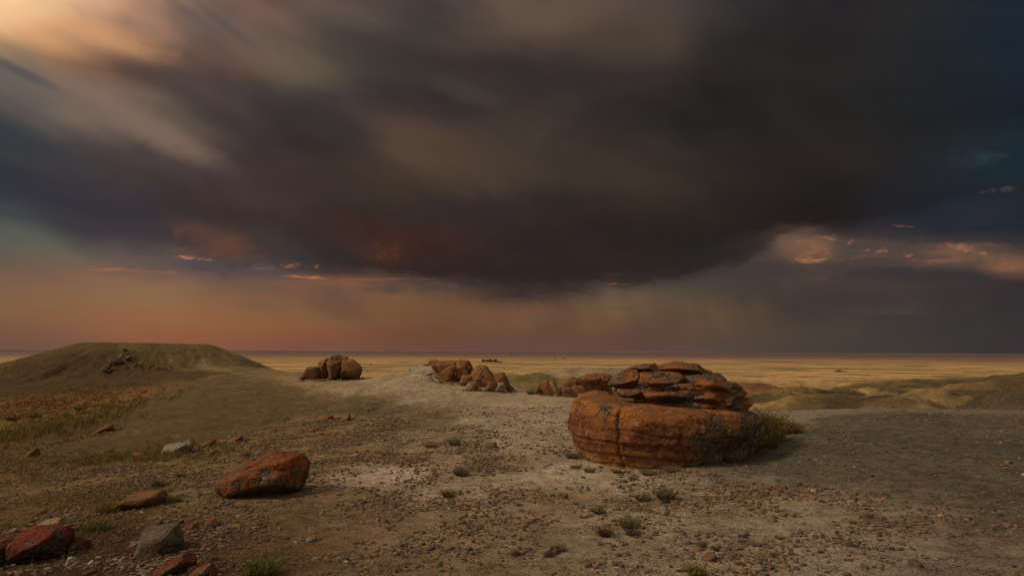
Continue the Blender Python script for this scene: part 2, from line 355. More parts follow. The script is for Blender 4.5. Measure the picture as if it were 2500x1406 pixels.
# band edges and torn small clouds
P = [
 (1290, 712, 130, 16, (60,47,43), .8, 0, .6, (.3,.5), 1, 0, 61), (1180, 690, 100, 12, (62,50,46), .8, -.1, .6, (.3,.5), 1, 0, 62),
 (1440, 690, 110, 14, (62,50,46), .8, .12, .6, (.3,.5), 1, 0, 63), (1560, 672, 90, 14, (58,48,44), .7, .1, .6, (.3,.5), 1, 0, 64),
 (900, 664, 170, 9, (62,50,47), .85, -.01, .6, (.3,.5), 1, 0, 65), (660, 634, 140, 14, (70,60,60), .75, -.08, .6, (.3,.5), 1, 0, 66),
 (1800, 640, 90, 16, (58,50,46), .7, .3, .6, (.3,.5), 1, 0, 67), (1880, 588, 70, 16, (46,42,42), .7, .5, .6, (.3,.5), 1, 0, 68),
 (2100, 560, 120, 16, (44,42,46), .7, .1, .6, (.3,.5), 1, 0, 69), (2240, 645, 110, 16, (84,68,60), .7, -.02, .6, (.3,.5), 1, 0, 70),
 (2060, 655, 120, 16, (66,58,56), .7, 0, .6, (.3,.5), 1, 0, 71), (2440, 600, 90, 16, (56,52,56), .7, 0, .6, (.3,.5), 1, 0, 72),
 (250, 560, 120, 12, (62,58,62), .7, -.25, .6, (.3,.5), 1, 0, 73), (60, 530, 110, 12, (60,60,66), .6, -.15, .6, (.3,.5), 1, 0, 74),
 # left: teal gap, lit streaks and grey bank
 (230, 659, 120, 5, (172,108,76), .75, .02, .5, (.35,.5), 1.0, 0, 1),
 (370, 664, 80, 5, (160,100,76), .6, -.03, .5, (.35,.5), 1.0, 0, 2),
 (500, 645, 130, 22, (78,70,70), .8, -.03, .6, (.3,.5), 1.0, 0, 3),
 (620, 668, 170, 18, (80,68,67), .8, -.05, .6, (.3,.5), 1.0, 0, 4),
 (330, 596, 110, 10, (72,64,68), .6, 0, .6, (.3,.6), 1.0, 0, 5),
 (540, 600, 130, 38, (132,84,62), .55, -.35, .6, (.35,.8), .7, 0, 6),
 (462, 630, 34, 6, (226,134,90), .95, -.05, .7, (.35,.45), 1.6, .8, 7),
 (508, 635, 20, 5, (216,128,88), .9, -.1, .7, (.35,.45), 1.6, .8, 8),
 (680, 655, 75, 8, (160,104,76), .8, .02, .7, (.35,.5), 1.5, .5, 9),
 (712, 648, 20, 8, (176,112,80), .8, .3, .7, (.35,.5), 1.5, .5, 10),
 (735, 677, 70, 5, (206,122,78), .9, -.06, .7, (.35,.45), 1.5, .8, 11),
 (772, 650, 9, 5, (190,108,74), .9, 0, .7, (.3,.4), 2, 0, 12),
 (900, 682, 150, 5, (150,96,70), .7, 0, .5, (.3,.5), 1.0, 0, 13),
 (1000, 703, 190, 16, (80,68,60), .8, -.01, .5, (.3,.5), .8, 0, 14),
 (820, 725, 75, 34, (98,74,62), .75, -.3, .55, (.3,.8), .7, 0, 15),
 (945, 616, 50, 26, (134,66,44), .4, .15, .5, (.2,1.0), .6, 0, 16),
 (1000, 645, 60, 24, (92,54,44), .3, 0, .5, (.2,1.0), .6, 0, 17),
 # middle
 (1270, 705, 160, 20, (62,50,46), .8, 0, .55, (.3,.6), .8, 0, 18),
 (1498, 694, 34, 5, (140,86,66), .7, -.03, .7, (.35,.5), 1.5, .4, 19),
 (1310, 739, 8, 3, (140,90,64), .8, 0, .7, (.3,.45), 2, 0, 20),
 (1520, 752, 40, 2.5, (86,66,54), .6, -.02, .5, (.3,.5), 1.0, 0, 21),
 (1760, 705, 220, 20, (72,62,55), .6, -.03, .5, (.3,.6), .7, 0, 22),
 # right: glowing cumulus
 (1950, 600, 60, 34, (136,98,74), .7, -.1, .65, (.3,.6), 1.0, .3, 81), (2000, 600, 50, 24, (150,108,78), .6, .2, .65, (.3,.6), 1.0, .3, 82),
 (2360, 612, 90, 20, (140,100,76), .6, -.15, .65, (.3,.6), 1.0, .3, 83), (2300, 640, 90, 12, (128,92,72), .6, 0, .65, (.3,.6), 1.0, .3, 84),
 (2130, 625, 100, 12, (106,82,70), .6, 0, .65, (.3,.6), 1.0, .3, 85), (2420, 600, 60, 10, (120,88,74), .6, -.1, .65, (.3,.6), 1.0, .3, 86),
 (1975, 605, 85, 44, (108,80,64), .9, -.15, .65, (.3,.6), 1.0, .3, 23),
 (1870, 628, 70, 24, (84,68,60), .7, .3, .6, (.3,.7), 1.0, 0, 24),
 (1990, 615, 55, 26, (140,96,68), .8, -.1, .6, (.3,.7), 1.2, .3, 25),
 (1985, 637, 60, 10, (196,126,76), .95, -.05, .6, (.3,.55), 1.3, .7, 26),
 (1960, 590, 34, 8, (150,102,72), .8, -.15, .7, (.35,.5), 1.8, .3, 27),
 (2025, 583, 26, 5, (190,128,84), .85, -.2, .7, (.35,.45), 1.8, .3, 28),
 (2155, 613, 16, 7, (206,128,86), .9, .05, .7, (.35,.5), 2, 1.2, 29),
 (2118, 611, 14, 4, (168,104,76), .8, 0, .7, (.35,.5), 2, 0, 30),
 (2078, 590, 10, 4, (176,112,84), .8, .5, .7, (.35,.5), 2, 0, 31),
 (2218, 625, 12, 5, (188,116,84), .8, -.2, .7, (.35,.5), 2, 0, 32),
 (2203, 552, 28, 4, (150,94,72), .8, 0, .7, (.35,.5), 1.5, 0, 33),
 (2340, 625, 110, 26, (112,82,66), .75, -.15, .68, (.3,.6), 1.2, .3, 34),
 (2345, 606, 48, 13, (176,114,80), .85, -.25, .7, (.35,.55), 1.7, .4, 35),
 (2405, 622, 30, 7, (198,126,84), .85, .05, .7, (.35,.5), 1.7, .5, 36),
 (2290, 635, 60, 8, (134,92,70), .7, 0, .7, (.35,.6), 1.5, 0, 37),
 (2470, 655, 62, 30, (150,96,66), .95, .1, .55, (.3,.6), .9, .6, 38),
 (2370, 668, 130, 8, (50,48,54), .6, -.02, .5, (.3,.6), .8, 0, 39),
 (2180, 660, 160, 10, (50,49,55), .75, -.02, .5, (.3,.6), .8, 0, 40),
 (2010, 675, 50, 14, (112,76,62), .55, .25, .5, (.3,.9), .8, 0, 41),
 (2410, 380, 80, 36, (46,62,72), .85, .35, .65, (.35,.7), .9, 0, 42),
 (2455, 463, 34, 9, (86,72,66), .75, .15, .7, (.35,.6), 1.6, 0, 43),
 (2400, 472, 24, 9, (70,62,62), .6, .4, .7, (.35,.6), 1.6, 0, 44),
 (2440, 545, 120, 9, (62,54,56), .5, .02, .5, (.3,.7), .9, 0, 45),
 (2290, 590, 110, 10, (38,44,54), .7, .02, .5, (.3,.7), .9, 0, 46),
 (1940, 757, 26, 8, (58,54,52), .95, .1, .75, (.3,.45), 2.2, .3, 47),
 (2000, 758, 16, 6, (62,56,53), .85, -.1, .75, (.3,.45), 2.2, .3, 48),
 (2330, 752, 110, 4, (50,46,48), .7, -.01, .5, (.3,.5), .8, 0, 49),
 (2150, 762, 150, 8, (80,68,58), .5, -.01, .5, (.3,.7), .8, 0, 50),
 (2040, 725, 60, 26, (62,54,53), .7, .3, .5, (.3,.9), .7, 0, 51),
]
for (u, v, wu, wv, rgb, amt, rot, rough, thr, sc_, flat, seed) in P:
    if rgb[0] > 140: amt *= 0.72
    col = puff(col, u, v, wu, wv, rgb, amt, rot, rough, thr, sc_, flat, float(seed) * 3.7)

# overhead and behind the camera the deck is thinner and brighter
up = W.rng(el, math.radians(30), math.radians(60))
back = W.rng(dy, 0.55, -0.25)
openness = W.math('MAXIMUM', W.math('MULTIPLY', up, 0.9), back)
deck_n = W.noise(dirv, 2.3, 5, 0.6)
deck = W.mix(deck_n, (0.10, 0.085, 0.07), (0.42, 0.36, 0.29))
deck = W.mix(W.math('MULTIPLY', W.rng(dx, 0.3, -0.7), 0.6), deck, (0.62, 0.46, 0.30))
deck = W.mix(W.rng(dz, 0.0, -0.1), deck, (0.06, 0.05, 0.035))
col = W.mix(openness, col, deck)
clouds = W.node('ShaderNodeBackground')
W.put(clouds.inputs[0], col)
clouds.inputs[1].default_value = 1.0
sky_tex = W.node('ShaderNodeTexSky', sky_type='NISHITA')
sky_tex.sun_disc = False
sky_tex.sun_elevation = SUN_EL
sky_tex.sun_rotation = SUN_AZ
sky_tex.dust_density = 3.0
clear = W.node('ShaderNodeBackground')
W.put(clear.inputs[0], sky_tex.outputs[0])
clear.inputs[1].default_value = 0.06
cover = W.node('ShaderNodeMixShader')
W.put(cover.inputs[0], W.math('SUBTRACT', 0.995, W.math('MULTIPLY', openness, 0.09)))
W.l.new(clear.outputs[0], cover.inputs[1])
W.l.new(clouds.outputs[0], cover.inputs[2])
wo = W.node('ShaderNodeOutputWorld')
W.l.new(cover.outputs[0], wo.inputs[0])
try:
    world.cycles.sampling_method = 'MANUAL'
    world.cycles.sample_map_resolution = 512
except Exception:
    pass

# ------------------------------------------------------------------ numpy noise
_perm = RNG.permutation(4096)
_ang = RNG.random(4096) * 2 * np.pi
_g2 = np.stack([np.cos(_ang), np.sin(_ang)], 1)
_g3 = RNG.normal(size=(4096, 3)); _g3 /= np.linalg.norm(_g3, axis=1)[:, None]

def pn2(x, y):
    xi = np.floor(x).astype(np.int64); yi = np.floor(y).astype(np.int64)
    xf = x - xi; yf = y - yi
    u = xf * xf * xf * (xf * (xf * 6 - 15) + 10); v = yf * yf * yf * (yf * (yf * 6 - 15) + 10)
    def g(a, b):
        h = _perm[(_perm[(xi + a) & 4095] + yi + b) & 4095]
        return _g2[h, 0] * (xf - a) + _g2[h, 1] * (yf - b)
    return ((g(0, 0) * (1 - u) + g(1, 0) * u) * (1 - v) + (g(0, 1) * (1 - u) + g(1, 1) * u) * v) * 1.4

def fbm2(x, y, o=4, g=0.5):
    s = 0; a = 1.0; t = 0
    for i in range(o):
        s = s + a * pn2(x * 2**i + 17.3 * i, y * 2**i - 9.1 * i); t += a; a *= g
    return s / t

def pn3(p):
    pi = np.floor(p).astype(np.int64); pf = p - pi
    w = pf ** 3 * (pf * (pf * 6 - 15) + 10)
    r = 0
    for a in (0, 1):
        for b in (0, 1):
            for c in (0, 1):
                h = _perm[(_perm[(_perm[(pi[:, 0] + a) & 4095] + pi[:, 1] + b) & 4095] + pi[:, 2] + c) & 4095]
                d = _g3[h] * (pf - np.array([a, b, c]))
                wt = (w[:, 0] if a else 1 - w[:, 0]) * (w[:, 1] if b else 1 - w[:, 1]) * (w[:, 2] if c else 1 - w[:, 2])
                r = r + wt * d.sum(1)
    return r * 1.6

def fbm3(p, o=4, g=0.5):
    s = 0; a = 1.0; t = 0
    for i in range(o):
        s = s + a * pn3(p * 2**i + 7.7 * i); t += a; a *= g
    return s / t

def sstep(x, a, b):
    t = np.clip((x - a) / (b - a), 0, 1)
    return t * t * (3 - 2 * t)

# ------------------------------------------------------------------ terrain shape
CTRL = {
 -300: [(1406,5.8),(1300,7.4),(1200,10.2),(1130,13.8),(1090,17.5),(1055,22.5),(1000,29),(950,36),(915,44)],
 0:    [(1406,5.4),(1300,7.0),(1200,9.6),(1130,13),(1090,16.5),(1050,21.5),(1000,28),(950,35),(915,42)],
 250:  [(1406,5.1),(1300,6.6),(1200,9),(1130,12),(1090,14.5),(1050,18),(1005,24),(985,28),(950,34),(920,40)],
 500:  [(1406,4.9),(1300,6.2),(1200,8.3),(1130,11.2),(1090,13.2),(1050,16),(1000,20.5),(960,25.5),(930,31),(918,36)],
 700:  [(1406,4.85),(1300,6.1),(1200,8.0),(1130,10.5),(1060,14.5),(1010,19),(970,22.5),(942,25),(926,28),(914,32)],
 900:  [(1406,4.8),(1300,6.0),(1200,7.8),(1130,10),(1070,13),(1030,16),(1000,18),(977,19.2),(957,21.5),(932,26.5)],
 1060: [(1300,6.0),(1200,7.7),(1100,11),(1040,14.5),(1010,16),(990,17.5),(962,20.5),(944,23)],
 1250: [(1406,4.85),(1300,5.95),(1150,9.0),(1050,13.4),(1000,16.5),(958,20.8)],
 1400: [(1150,9.1),(1050,13.3),(1000,16.5),(979,18.5)],
 1550: [(1300,6.0),(1150,9.2),(1060,12.6),(1000,16)],
 1700: [(1406,4.8),(1300,5.9),(1200,7.6),(1120,9.6),(1060,12),(1012,15)],
 1900: [(1300,5.85),(1200,7.4),(1100,10),(1050,12),(1012,14.5)],
 2100: [(1400,4.75),(1300,5.7),(1200,7.2),(1100,9.5),(1050,11.3),(1016,13),(1004,14.2)],
 2300: [(1400,4.7),(1200,7.0),(1100,9.3),(1050,11.1),(1004,14.2)],
 2500: [(1400,4.6),(1300,5.5),(1200,6.9),(1100,9.2),(1050,11),(1022,12.5),(1009,14)],
 2900: [(1400,4.6),(1200,6.9),(1100,9.2),(1050,11),(1012,14)],
}
_cp = []
for u, lst in CTRL.items():
    for v, Y in lst:
        p = at(u, v, Y)
        _cp.append((p[0] / p[1], math.log(p[1]), p[2]))
for s_ in (-1.5, -0.8, 0, 0.8, 1.5):
    for Y in (1.0, 2.6):
        _cp.append((s_, math.log(Y), 0.0))
_cp = np.array(_cp)
SW = 2.2
def _phi(r2):
    return 0.5 * r2 * np.log(r2 + 1e-9)
_A = np.stack([_cp[:, 0] * SW, _cp[:, 1]], 1)
_n = len(_A)
_K = _phi(((_A[:, None] - _A[None]) ** 2).sum(2)) + np.eye(_n) * 0.004
_Pm = np.column_stack([np.ones(_n), _A])
_M = np.block([[_K, _Pm], [_Pm.T, np.zeros((3, 3))]])
_wt = np.linalg.solve(_M, np.concatenate([_cp[:, 2], np.zeros(3)]))

def rbf(s, l):
    out = np.empty(len(s))
    for i in range(0, len(s), 60000):
        q = np.stack([s[i:i+60000] * SW, l[i:i+60000]], 1)
        r2 = ((q[:, None, :] - _A[None]) ** 2).sum(2)
        out[i:i+60000] = _phi(r2) @ _wt[:_n] + _wt[_n] + q @ _wt[_n+1:]
    return out

EU = [-900, -300, 0, 250, 500, 650, 700, 780, 900, 1000, 1060, 1150, 1250, 1330, 1400, 1500, 1700, 1900, 2100, 2500, 3000]
ED = [46, 46, 46, 52, 50, 42, 35, 30.5, 27.5, 27, 27, 25, 21.5, 19.5, 18.8, 17.5, 15.5, 14.8, 14.3, 14.3, 15]
ES = [(u - CX) / F for u in EU]
FY = np.log([10, 40, 60, 80, 150, 300, 600, 1500, 4000, 10000, 60000])
FZ = [-3.5, -4.6, -5.2, -5.8, -8, -11, -15, -25, -44, -60, -76]
HILLS = [  # u, v of the crest, distance, sigma x, sigma y
 (2560, 955, 33, 5.0, 5.0), (2540, 904, 120, 16, 14), (1960, 957, 62, 7.5, 5), (2140, 974, 56, 6, 4),
 (1850, 948, 76, 5.0, 4), (2040, 996, 40, 1.3, 1.3), (1440, 901, 150, 15, 10), (1290, 918, 105, 9, 7),
 (2250, 930, 130, 14, 9), (2330, 956, 85, 9, 5), (1130, 909, 160, 16, 9), (1700, 940, 80, 8, 5)]
HILLS = [(at(u, v, Y), sx_, sy_) for (u, v, Y, sx_, sy_) in HILLS]
BUTTE = np.array([-27.0, 50.0])

def inside(poly, px, py):
    "signed distance to a polygon, positive inside"
    n = len(poly); best = np.full(len(px), 1e9); odd = np.zeros(len(px), bool)
    for i in range(n):
        ax, ay = poly[i]; bx_, by_ = poly[(i + 1) % n]
        ex, ey = bx_ - ax, by_ - ay
        t = np.clip(((px - ax) * ex + (py - ay) * ey) / (ex * ex + ey * ey + 1e-12), 0, 1)
        best = np.minimum(best, np.hypot(px - ax - t * ex, py - ay - t * ey))
        c = ((ay > py) != (by_ > py)) & (px < (bx_ - ax) * (py - ay) / (by_ - ay + 1e-12) + ax)
        odd ^= c
    return np.where(odd, best, -best)

# soil zones: outline as seen in the photo with the distance of every corner, colour, sink, stoniness
ZONES_PX = [
 ([(560,924,35),(700,937,26.5),(800,957,22.5),(900,975,19.8),(1000,990,18),(1060,1001,17),(960,1013,16.6),(820,1003,18.2),(730,1003,18.5),(640,1035,16.2),(480,1075,13.8),(300,1100,13.3),(150,1112,14),(-60,1120,14),(-60,1086,17.5),(100,1068,18.5),(200,1040,20),(310,990,25),(420,960,28),(480,930,33)], (70,57,37), -0.10, 0.04),
 ([(1040,985,18.2),(1115,1003,16.8),(1135,1024,15),(1060,1045,14.2),(960,1052,14),(940,1032,15.2),(1000,1008,16.6)], (78,63,42), -0.06, 0.15),
 ([(1900,1068,11.2),(2000,1022,13.2),(2200,1005,14),(2500,1012,13.5),(2900,1012,13.5),(2900,1300,5.8),(2500,1290,5.8),(2350,1232,6.7),(2150,1188,7.6),(1950,1168,8.1),(1820,1160,8.4),(1770,1110,9.8)], (66,56,41), 0.0, 0.18),
 ([(1375,1152,9.1),(1430,1135,9.5),(1500,1158,9),(1600,1166,8.8),(1500,1188,8.3),(1400,1178,8.5)], (126,106,80), 0.0, 0.1),
 ([(690,917,31),(900,936,26),(1050,950,22.5),(1250,957,20.8),(1410,982,18),(1390,1060,12.7),(1310,1100,11),(1180,1040,14.2),(1100,1000,17),(950,975,19.8),(800,950,23.2),(690,931,27.5)], (113,94,68), 0.0, 0.15),
 ([(470,842,46),(500,848,46),(540,872,43),(575,900,39),(640,915,36),(600,918,36),(545,905,38),(505,870,43)], (104,88,60), 0.0, 0.05),
 ([(120,908,43),(300,898,43),(420,900,42),(560,910,38),(480,925,35),(380,937,33),(250,947,33.5),(100,962,33),(-60,965,33),(-60,925,40)], (56,44,27), 0.0, 0.05),
]
ZONES = []
for pl, colr, sk, stn_ in ZONES_PX:
    q = [at(u, v, Y) for u, v, Y in pl]
    ZONES.append(([(p[0] / p[1] * 2.2, math.log(p[1])) for p in q], colr, sk, stn_))

def zone_mask(zn, x, y, soft=0.06, rag=0.05):
    yc = np.maximum(y, 1.5)
    s = np.clip(x / yc, -1.4, 1.4); l = np.log(yc)
    d = inside(zn[0], s * 2.2, l)
    if rag:
        d = d + rag * fbm2(x / np.maximum(yc, 3) * 22, l * 16, 4, 0.6) * 1.5
    return sstep(d, -soft * 0.5, soft * 0.5)

def smax(a, b, k):
    h = np.clip(0.5 + 0.5 * (a - b) / k, 0, 1)
    return b + (a - b) * h + k * h * (1 - h)

def height(x, y, micro=True):
    x = np.asarray(x, float).ravel(); y = np.asarray(y, float).ravel()
    yc = np.maximum(y, 1.2)
    s = np.clip(x / yc, -1.5, 1.5)
    E = np.interp(s, ES, ED)
    # soften the corner of the edge
    yy = np.minimum(yc, E)
    nr = yc < 100
    near = np.full(len(x), -60.0)
    near[nr] = rbf(s[nr], np.log(yy[nr]))
    d = np.maximum(yc - E, 0)
    c = np.interp(s, [(1150-CX)/F, (1270-CX)/F, (1480-CX)/F, (1600-CX)/F], [0.03, 0.011, 0.011, 0.04])
    dl = 0.45 / (2 * c)
    drop = np.where(d < dl, c * d * d, c * dl * dl + 0.45 * (d - dl))
    near = near - drop
    # small clay mound beside the second boulder group
    m = at(1068, 889, 25.0)
    r = np.hypot((x - m[0]) / 1.55, (y - m[1]) / 1.9)
    base_m = 0.45
    near = near + (m[2] - base_m) * np.exp(-0.5 * r ** 2.0)
    for zn in ZONES:
        if zn[2]:
            zi = (yc < 50) & (x < 8)
            near[zi] += zn[2] * zone_mask(zn, x[zi], y[zi], 0.16, 0.0)
    # flat-topped butte on the left
    px_, py_ = x - BUTTE[0], y - BUTTE[1]
    wob = 0.5 * pn2(x * 0.16, y * 0.16)
    q = np.hypot(px_ / 4.1, py_ / 5.0)
    dist = (q - 1) * np.hypot(px_, py_) / np.maximum(q, 1e-3)
    ang = np.arctan2(py_, px_)
    slope = 0.31 + 0.10 * np.cos(ang) + 0.02 * np.sin(3 * ang)
    slope = np.where(np.cos(ang) < 0, 0.31 - 0.03 * np.cos(ang), slope)
    bt = 2.10 - 0.035 * (px_ + 4) / 8 - slope * (np.sqrt(dist ** 2 + 0.12) + dist) * 0.5
    rill = fbm2(ang * 15 + 0.6 * wob, dist * 0.22, 4, 0.62)
    bt = bt + 0.05 * wob * sstep(dist, 0.3, 3) - 0.13 * sstep(np.abs(rill), 0.16, 0.0) * sstep(dist, 0.6, 2.5)
    near = smax(near, bt, 0.30)
    # plain with coulees and grassy knolls
    ly = np.log(np.maximum(np.hypot(x, yc), 12))
    far = np.interp(ly, FY, FZ)
    Y = np.exp(ly)
    amp = np.interp(Y, [30, 70, 200, 500, 1500, 6000, 50000], [0.5, 1.2, 1.5, 1.4, 1.2, 2.0, 6.0])
    w = np.interp(Y, [30, 80, 300, 1500, 6000, 60000], [14, 26, 60, 250, 1100, 9000])
    b = [(60, 22.), (260, 70.), (1500, 320.), (8000, 1800.), (60000, 9000.)]
    acc = np.zeros_like(x); prev = 0
    for k, (lim, wl) in enumerate(b):
        lo = sstep(Y, prev * 0.6, prev * 1.6 + 1) if k else 1.0
        hi = 1 - (sstep(Y, lim * 0.7, lim * 2.0) if k < len(b) - 1 else 0)
        acc = acc + lo * hi * fbm2(x / wl + 3 * k, y / (wl * 0.8) + 5 * k, 4, 0.5)
        prev = lim
    rg = 1 - np.abs(fbm2(x / 38.0 + 9, y / 17.0 + 2, 3, 0.55)) * 2.2
    rg2 = 1 - np.abs(fbm2(x / 13.0 + 5, y / 6.5 + 7, 3, 0.55)) * 2.2
    far = far + amp * acc + (1 - sstep(Y, 260, 700)) * sstep(Y, 28, 45) * (1.5 * (rg - 0.5) * sstep(Y, 40, 110) + 0.45 * (rg2 - 0.5))
    rg3 = fbm2(x / 6.0 + 1, y / 4.0 + 7, 3, 0.6)
    far = far + (1 - sstep(Y, 120, 300)) * sstep(Y, 28, 45) * 0.35 * rg3
    rel = 0.6 * (rg2 - 0.5) + 0.35 * (rg - .5) + 0.35 * rg3
    for p, sx_, sy_ in HILLS:
        hx = (x - p[0]) / sx_ + 0.25 * pn2(x / sx_ * 0.8, y / sy_ * 0.8)
        g = np.exp(-0.5 * (np.hypot(hx, (y - p[1]) / sy_)) ** 2.2)
        far = far * (1 - g) + g * (p[2] + 1.3 * rel)
    z = smax(near, far, 0.4)
    # gentle undulation of the near clay
    nf = 1 - sstep(Y, 40, 90)
    z = z + nf * (0.035 * fbm2(x / 2.6, y / 2.6, 3) * sstep(yc, 2, 7) + 0.012 * fbm2(x / 0.6, y / 0.6, 3))
    if micro:
        # rills running down the spur and the butte
        k = nf * sstep(-x, -1.5, 4) * sstep(yc, 12, 18)
        t = x * 0.62 + y * 0.78 + 0.5 * pn2(x * 0.3, y * 0.3)
        z = z + k * 0.075 * fbm2(t / 0.75, (x * 0.78 - y * 0.62) / 5.0, 4, 0.6)
        z = z + nf * 0.010 * fbm2(x / 0.13, y / 0.13, 3, 0.6)
    return z

def hz(x, y):
    return float(height([x], [y])[0])

_tY = np.geomspace(1.6, 50000, 480)
def hit(u, v):
    "ground point seen through a photo pixel"
    d = ray(u, v)
    X = EYE[0] + d[0] * _tY; Yp = d[1] * _tY; Z = EYE[2] + d[2] * _tY
    h = height(X, Yp, False)
    below = np.nonzero(Z < h)[0]
    if len(below) == 0:
        return np.array([X[-1], Yp[-1], h[-1]])
    i = max(below[0], 1)
    a = (Z[i-1] - h[i-1]); b_ = (h[i] - Z[i])
    t = _tY[i-1] + (_tY[i] - _tY[i-1]) * a / max(a + b_, 1e-9)
    p = EYE + d * t
    return np.array([p[0], p[1], hz(p[0], p[1])])

# ------------------------------------------------------------------ object helpers
def tag(o, label=None, cat=None, group=None, kind=None):
    if label: o["label"] = label
    if cat: o["category"] = cat
    if group: o["group"] = group
    if kind: o["kind"] = kind
    return o

def link(name, me, mat=None, parent=None, loc=None):
    o = bpy.data.objects.new(name, me)
    if mat and me and not me.materials:
        me.materials.append(mat)
    if parent: o.parent = parent
    if loc is not None: o.location = loc
    COL.objects.link(o)
    return o

def np_mesh(name, V, Fc, smooth=True, colors=None):
    "vertices (n,3) and triangles or quads (m,k) to a mesh"
    me = bpy.data.meshes.new(name)
    V = np.asarray(V, np.float32); Fc = np.asarray(Fc, np.int32)
    k = Fc.shape[1]
    me.vertices.add(len(V)); me.vertices.foreach_set("co", V.ravel())
    me.loops.add(Fc.size); me.loops.foreach_set("vertex_index", Fc.ravel())
    me.polygons.add(len(Fc))
    me.polygons.foreach_set("loop_start", np.arange(0, Fc.size, k, dtype=np.int32))
    me.polygons.foreach_set("loop_total", np.full(len(Fc), k, np.int32))
    me.polygons.foreach_set("use_smooth", np.full(len(Fc), smooth))
    me.update(calc_edges=True)
    me.validate()
    if colors:
        for cn, arr in colors.items():
            a = me.color_attributes.new(cn, 'FLOAT_COLOR', 'POINT')
            arr = np.asarray(arr, np.float32)
            if arr.shape[1] == 3:
                arr = np.column_stack([arr, np.ones(len(arr), np.float32)])
            a.data.foreach_set("color", arr.ravel())
    return me

_ico = {}
def ico(sub):
    if sub not in _ico:
        bm = bmesh.new()
        bmesh.ops.create_icosphere(bm, subdivisions=sub, radius=1.0)
        V = np.array([v.co[:] for v in bm.verts]); V /= np.linalg.norm(V, axis=1)[:, None]
        Fc = np.array([[v.index for v in f.verts] for f in bm.faces])
        bm.free()
        _ico[sub] = (V, Fc)
    return _ico[sub]

# ------------------------------------------------------------------ soils (albedo = photo tone / light per unit albedo)
LIGHT = np.array([0.47, 0.385, 0.275])
def alb(c):
    return s2l(c) / LIGHT * np.array([1.09, 1.05, 0.98])

SOIL = [ # u, v, colour (lower left also holds painted frame-edge darkening), stoniness
 (800,918,(124,101,70),.15),(950,940,(122,100,72),.1),(1065,905,(112,96,72),0),(1100,965,(120,100,72),.15),(1250,985,(128,106,78),.2),
 (1200,1010,(116,98,72),.2),(1330,1040,(122,102,76),.25),(1250,1080,(120,100,76),.35),(1250,1130,(106,84,60),.8),
 (1400,1150,(132,114,86),.2),(1500,1165,(120,100,74),.5),(940,1168,(128,106,84),.45),(1050,1190,(112,92,70),.7),(900,1210,(96,76,52),.8),
 (1980,1020,(98,84,64),.1),(2150,1012,(84,72,56),.1),(2250,1050,(76,66,48),.15),(2420,1030,(84,72,52),.1),(2420,1110,(64,54,38),.15),
 (2100,1120,(74,62,45),.15),(1900,1080,(88,76,56),.2),(1850,1140,(80,68,50),.3),(2000,1170,(80,68,50),.35),(2450,1250,(66,56,40),.35),(2200,1200,(78,66,48),.35),
 (2450,1380,(84,70,52),.8),(2200,1280,(100,84,64),.8),(2000,1230,(106,88,66),.9),(1850,1220,(108,88,64),.85),(2050,1350,(104,90,70),.95),
 (1800,1350,(106,90,68),.95),(1650,1280,(110,92,68),.8),(1500,1280,(108,90,66),.6),(1600,1390,(102,86,64),.9),(1350,1230,(104,82,58),.75),
 (1300,1330,(98,80,56),.55),(1100,1300,(96,76,52),.6),(1100,1400,(92,74,50),.6),(900,1280,(86,66,44),.7),(950,1380,(88,70,48),.55),
 (700,1250,(78,62,42),.4),(700,1350,(76,56,36),.6),(500,1300,(60,44,28),.6),(450,1380,(50,36,22),.8),(250,1330,(48,34,21),.7),(100,1390,(44,32,20),.7),
 (150,1230,(78,58,34),.6),(350,1180,(88,68,46),.7),(480,1200,(98,80,58),.6),(200,1160,(92,74,50),.8),(50,1150,(82,62,36),.6),(550,1130,(98,78,52),.8),
 (0,1110,(78,56,26),.4),(250,1118,(84,62,32),.4),(400,1112,(88,70,38),.4),(180,1075,(66,54,34),.15),(50,1085,(82,56,28),.3),(350,1080,(72,56,34),.3),
 (500,1060,(78,62,40),.4),(420,1030,(74,60,38),.1),(600,1000,(84,70,46),.05),(450,965,(84,70,44),.02),(330,1010,(68,56,34),.1),(250,1040,(70,54,32),.2),
 (700,970,(78,64,42),.05),(650,1040,(88,68,44),.4),(850,985,(76,62,40),.1),(900,1040,(92,72,46),.6),(800,1080,(98,74,46),.8),(1000,1010,(90,74,50),.2),
 (750,950,(104,86,58),.15),(1050,1000,(86,70,46),.2),(960,1005,(78,64,42),.2),(1050,1060,(98,80,54),.4),(750,1130,(100,78,52),.8),(1000,1120,(104,82,58),.8),(620,925,(96,80,52),.1),
 (50,1050,(92,74,30),.2),(150,1025,(96,76,34),.1),(280,995,(96,70,34),.1),(50,1010,(88,60,30),.2),(150,985,(84,58,30),.2),(230,965,(76,54,30),.2),(330,960,(84,62,36),.1),
 (400,850,(78,63,38),0),(250,870,(66,53,32),.05),(500,870,(86,70,44),0),(600,895,(84,69,44),.05),(400,915,(72,54,32),.1),(200,910,(66,52,32),.1),(60,930,(64,50,30),.1),(120,950,(62,46,26),.1),
 (1200,945,(112,92,66),.5),(1270,965,(128,106,80),.3),(-300,1100,(70,52,30),.4),(-300,1300,(60,44,28),.6),(-300,960,(60,46,28),.1),(2900,1100,(62,52,38),.2),(2900,1350,(80,66,50),.7)]
_sc = []
for u, v, c, st_ in SOIL:
    p = hit(u, v)
    _sc.append((p[0] / p[1] * 2.6, math.log(p[1]) * 2.0, *alb(c), st_))
_sc = np.array(_sc)

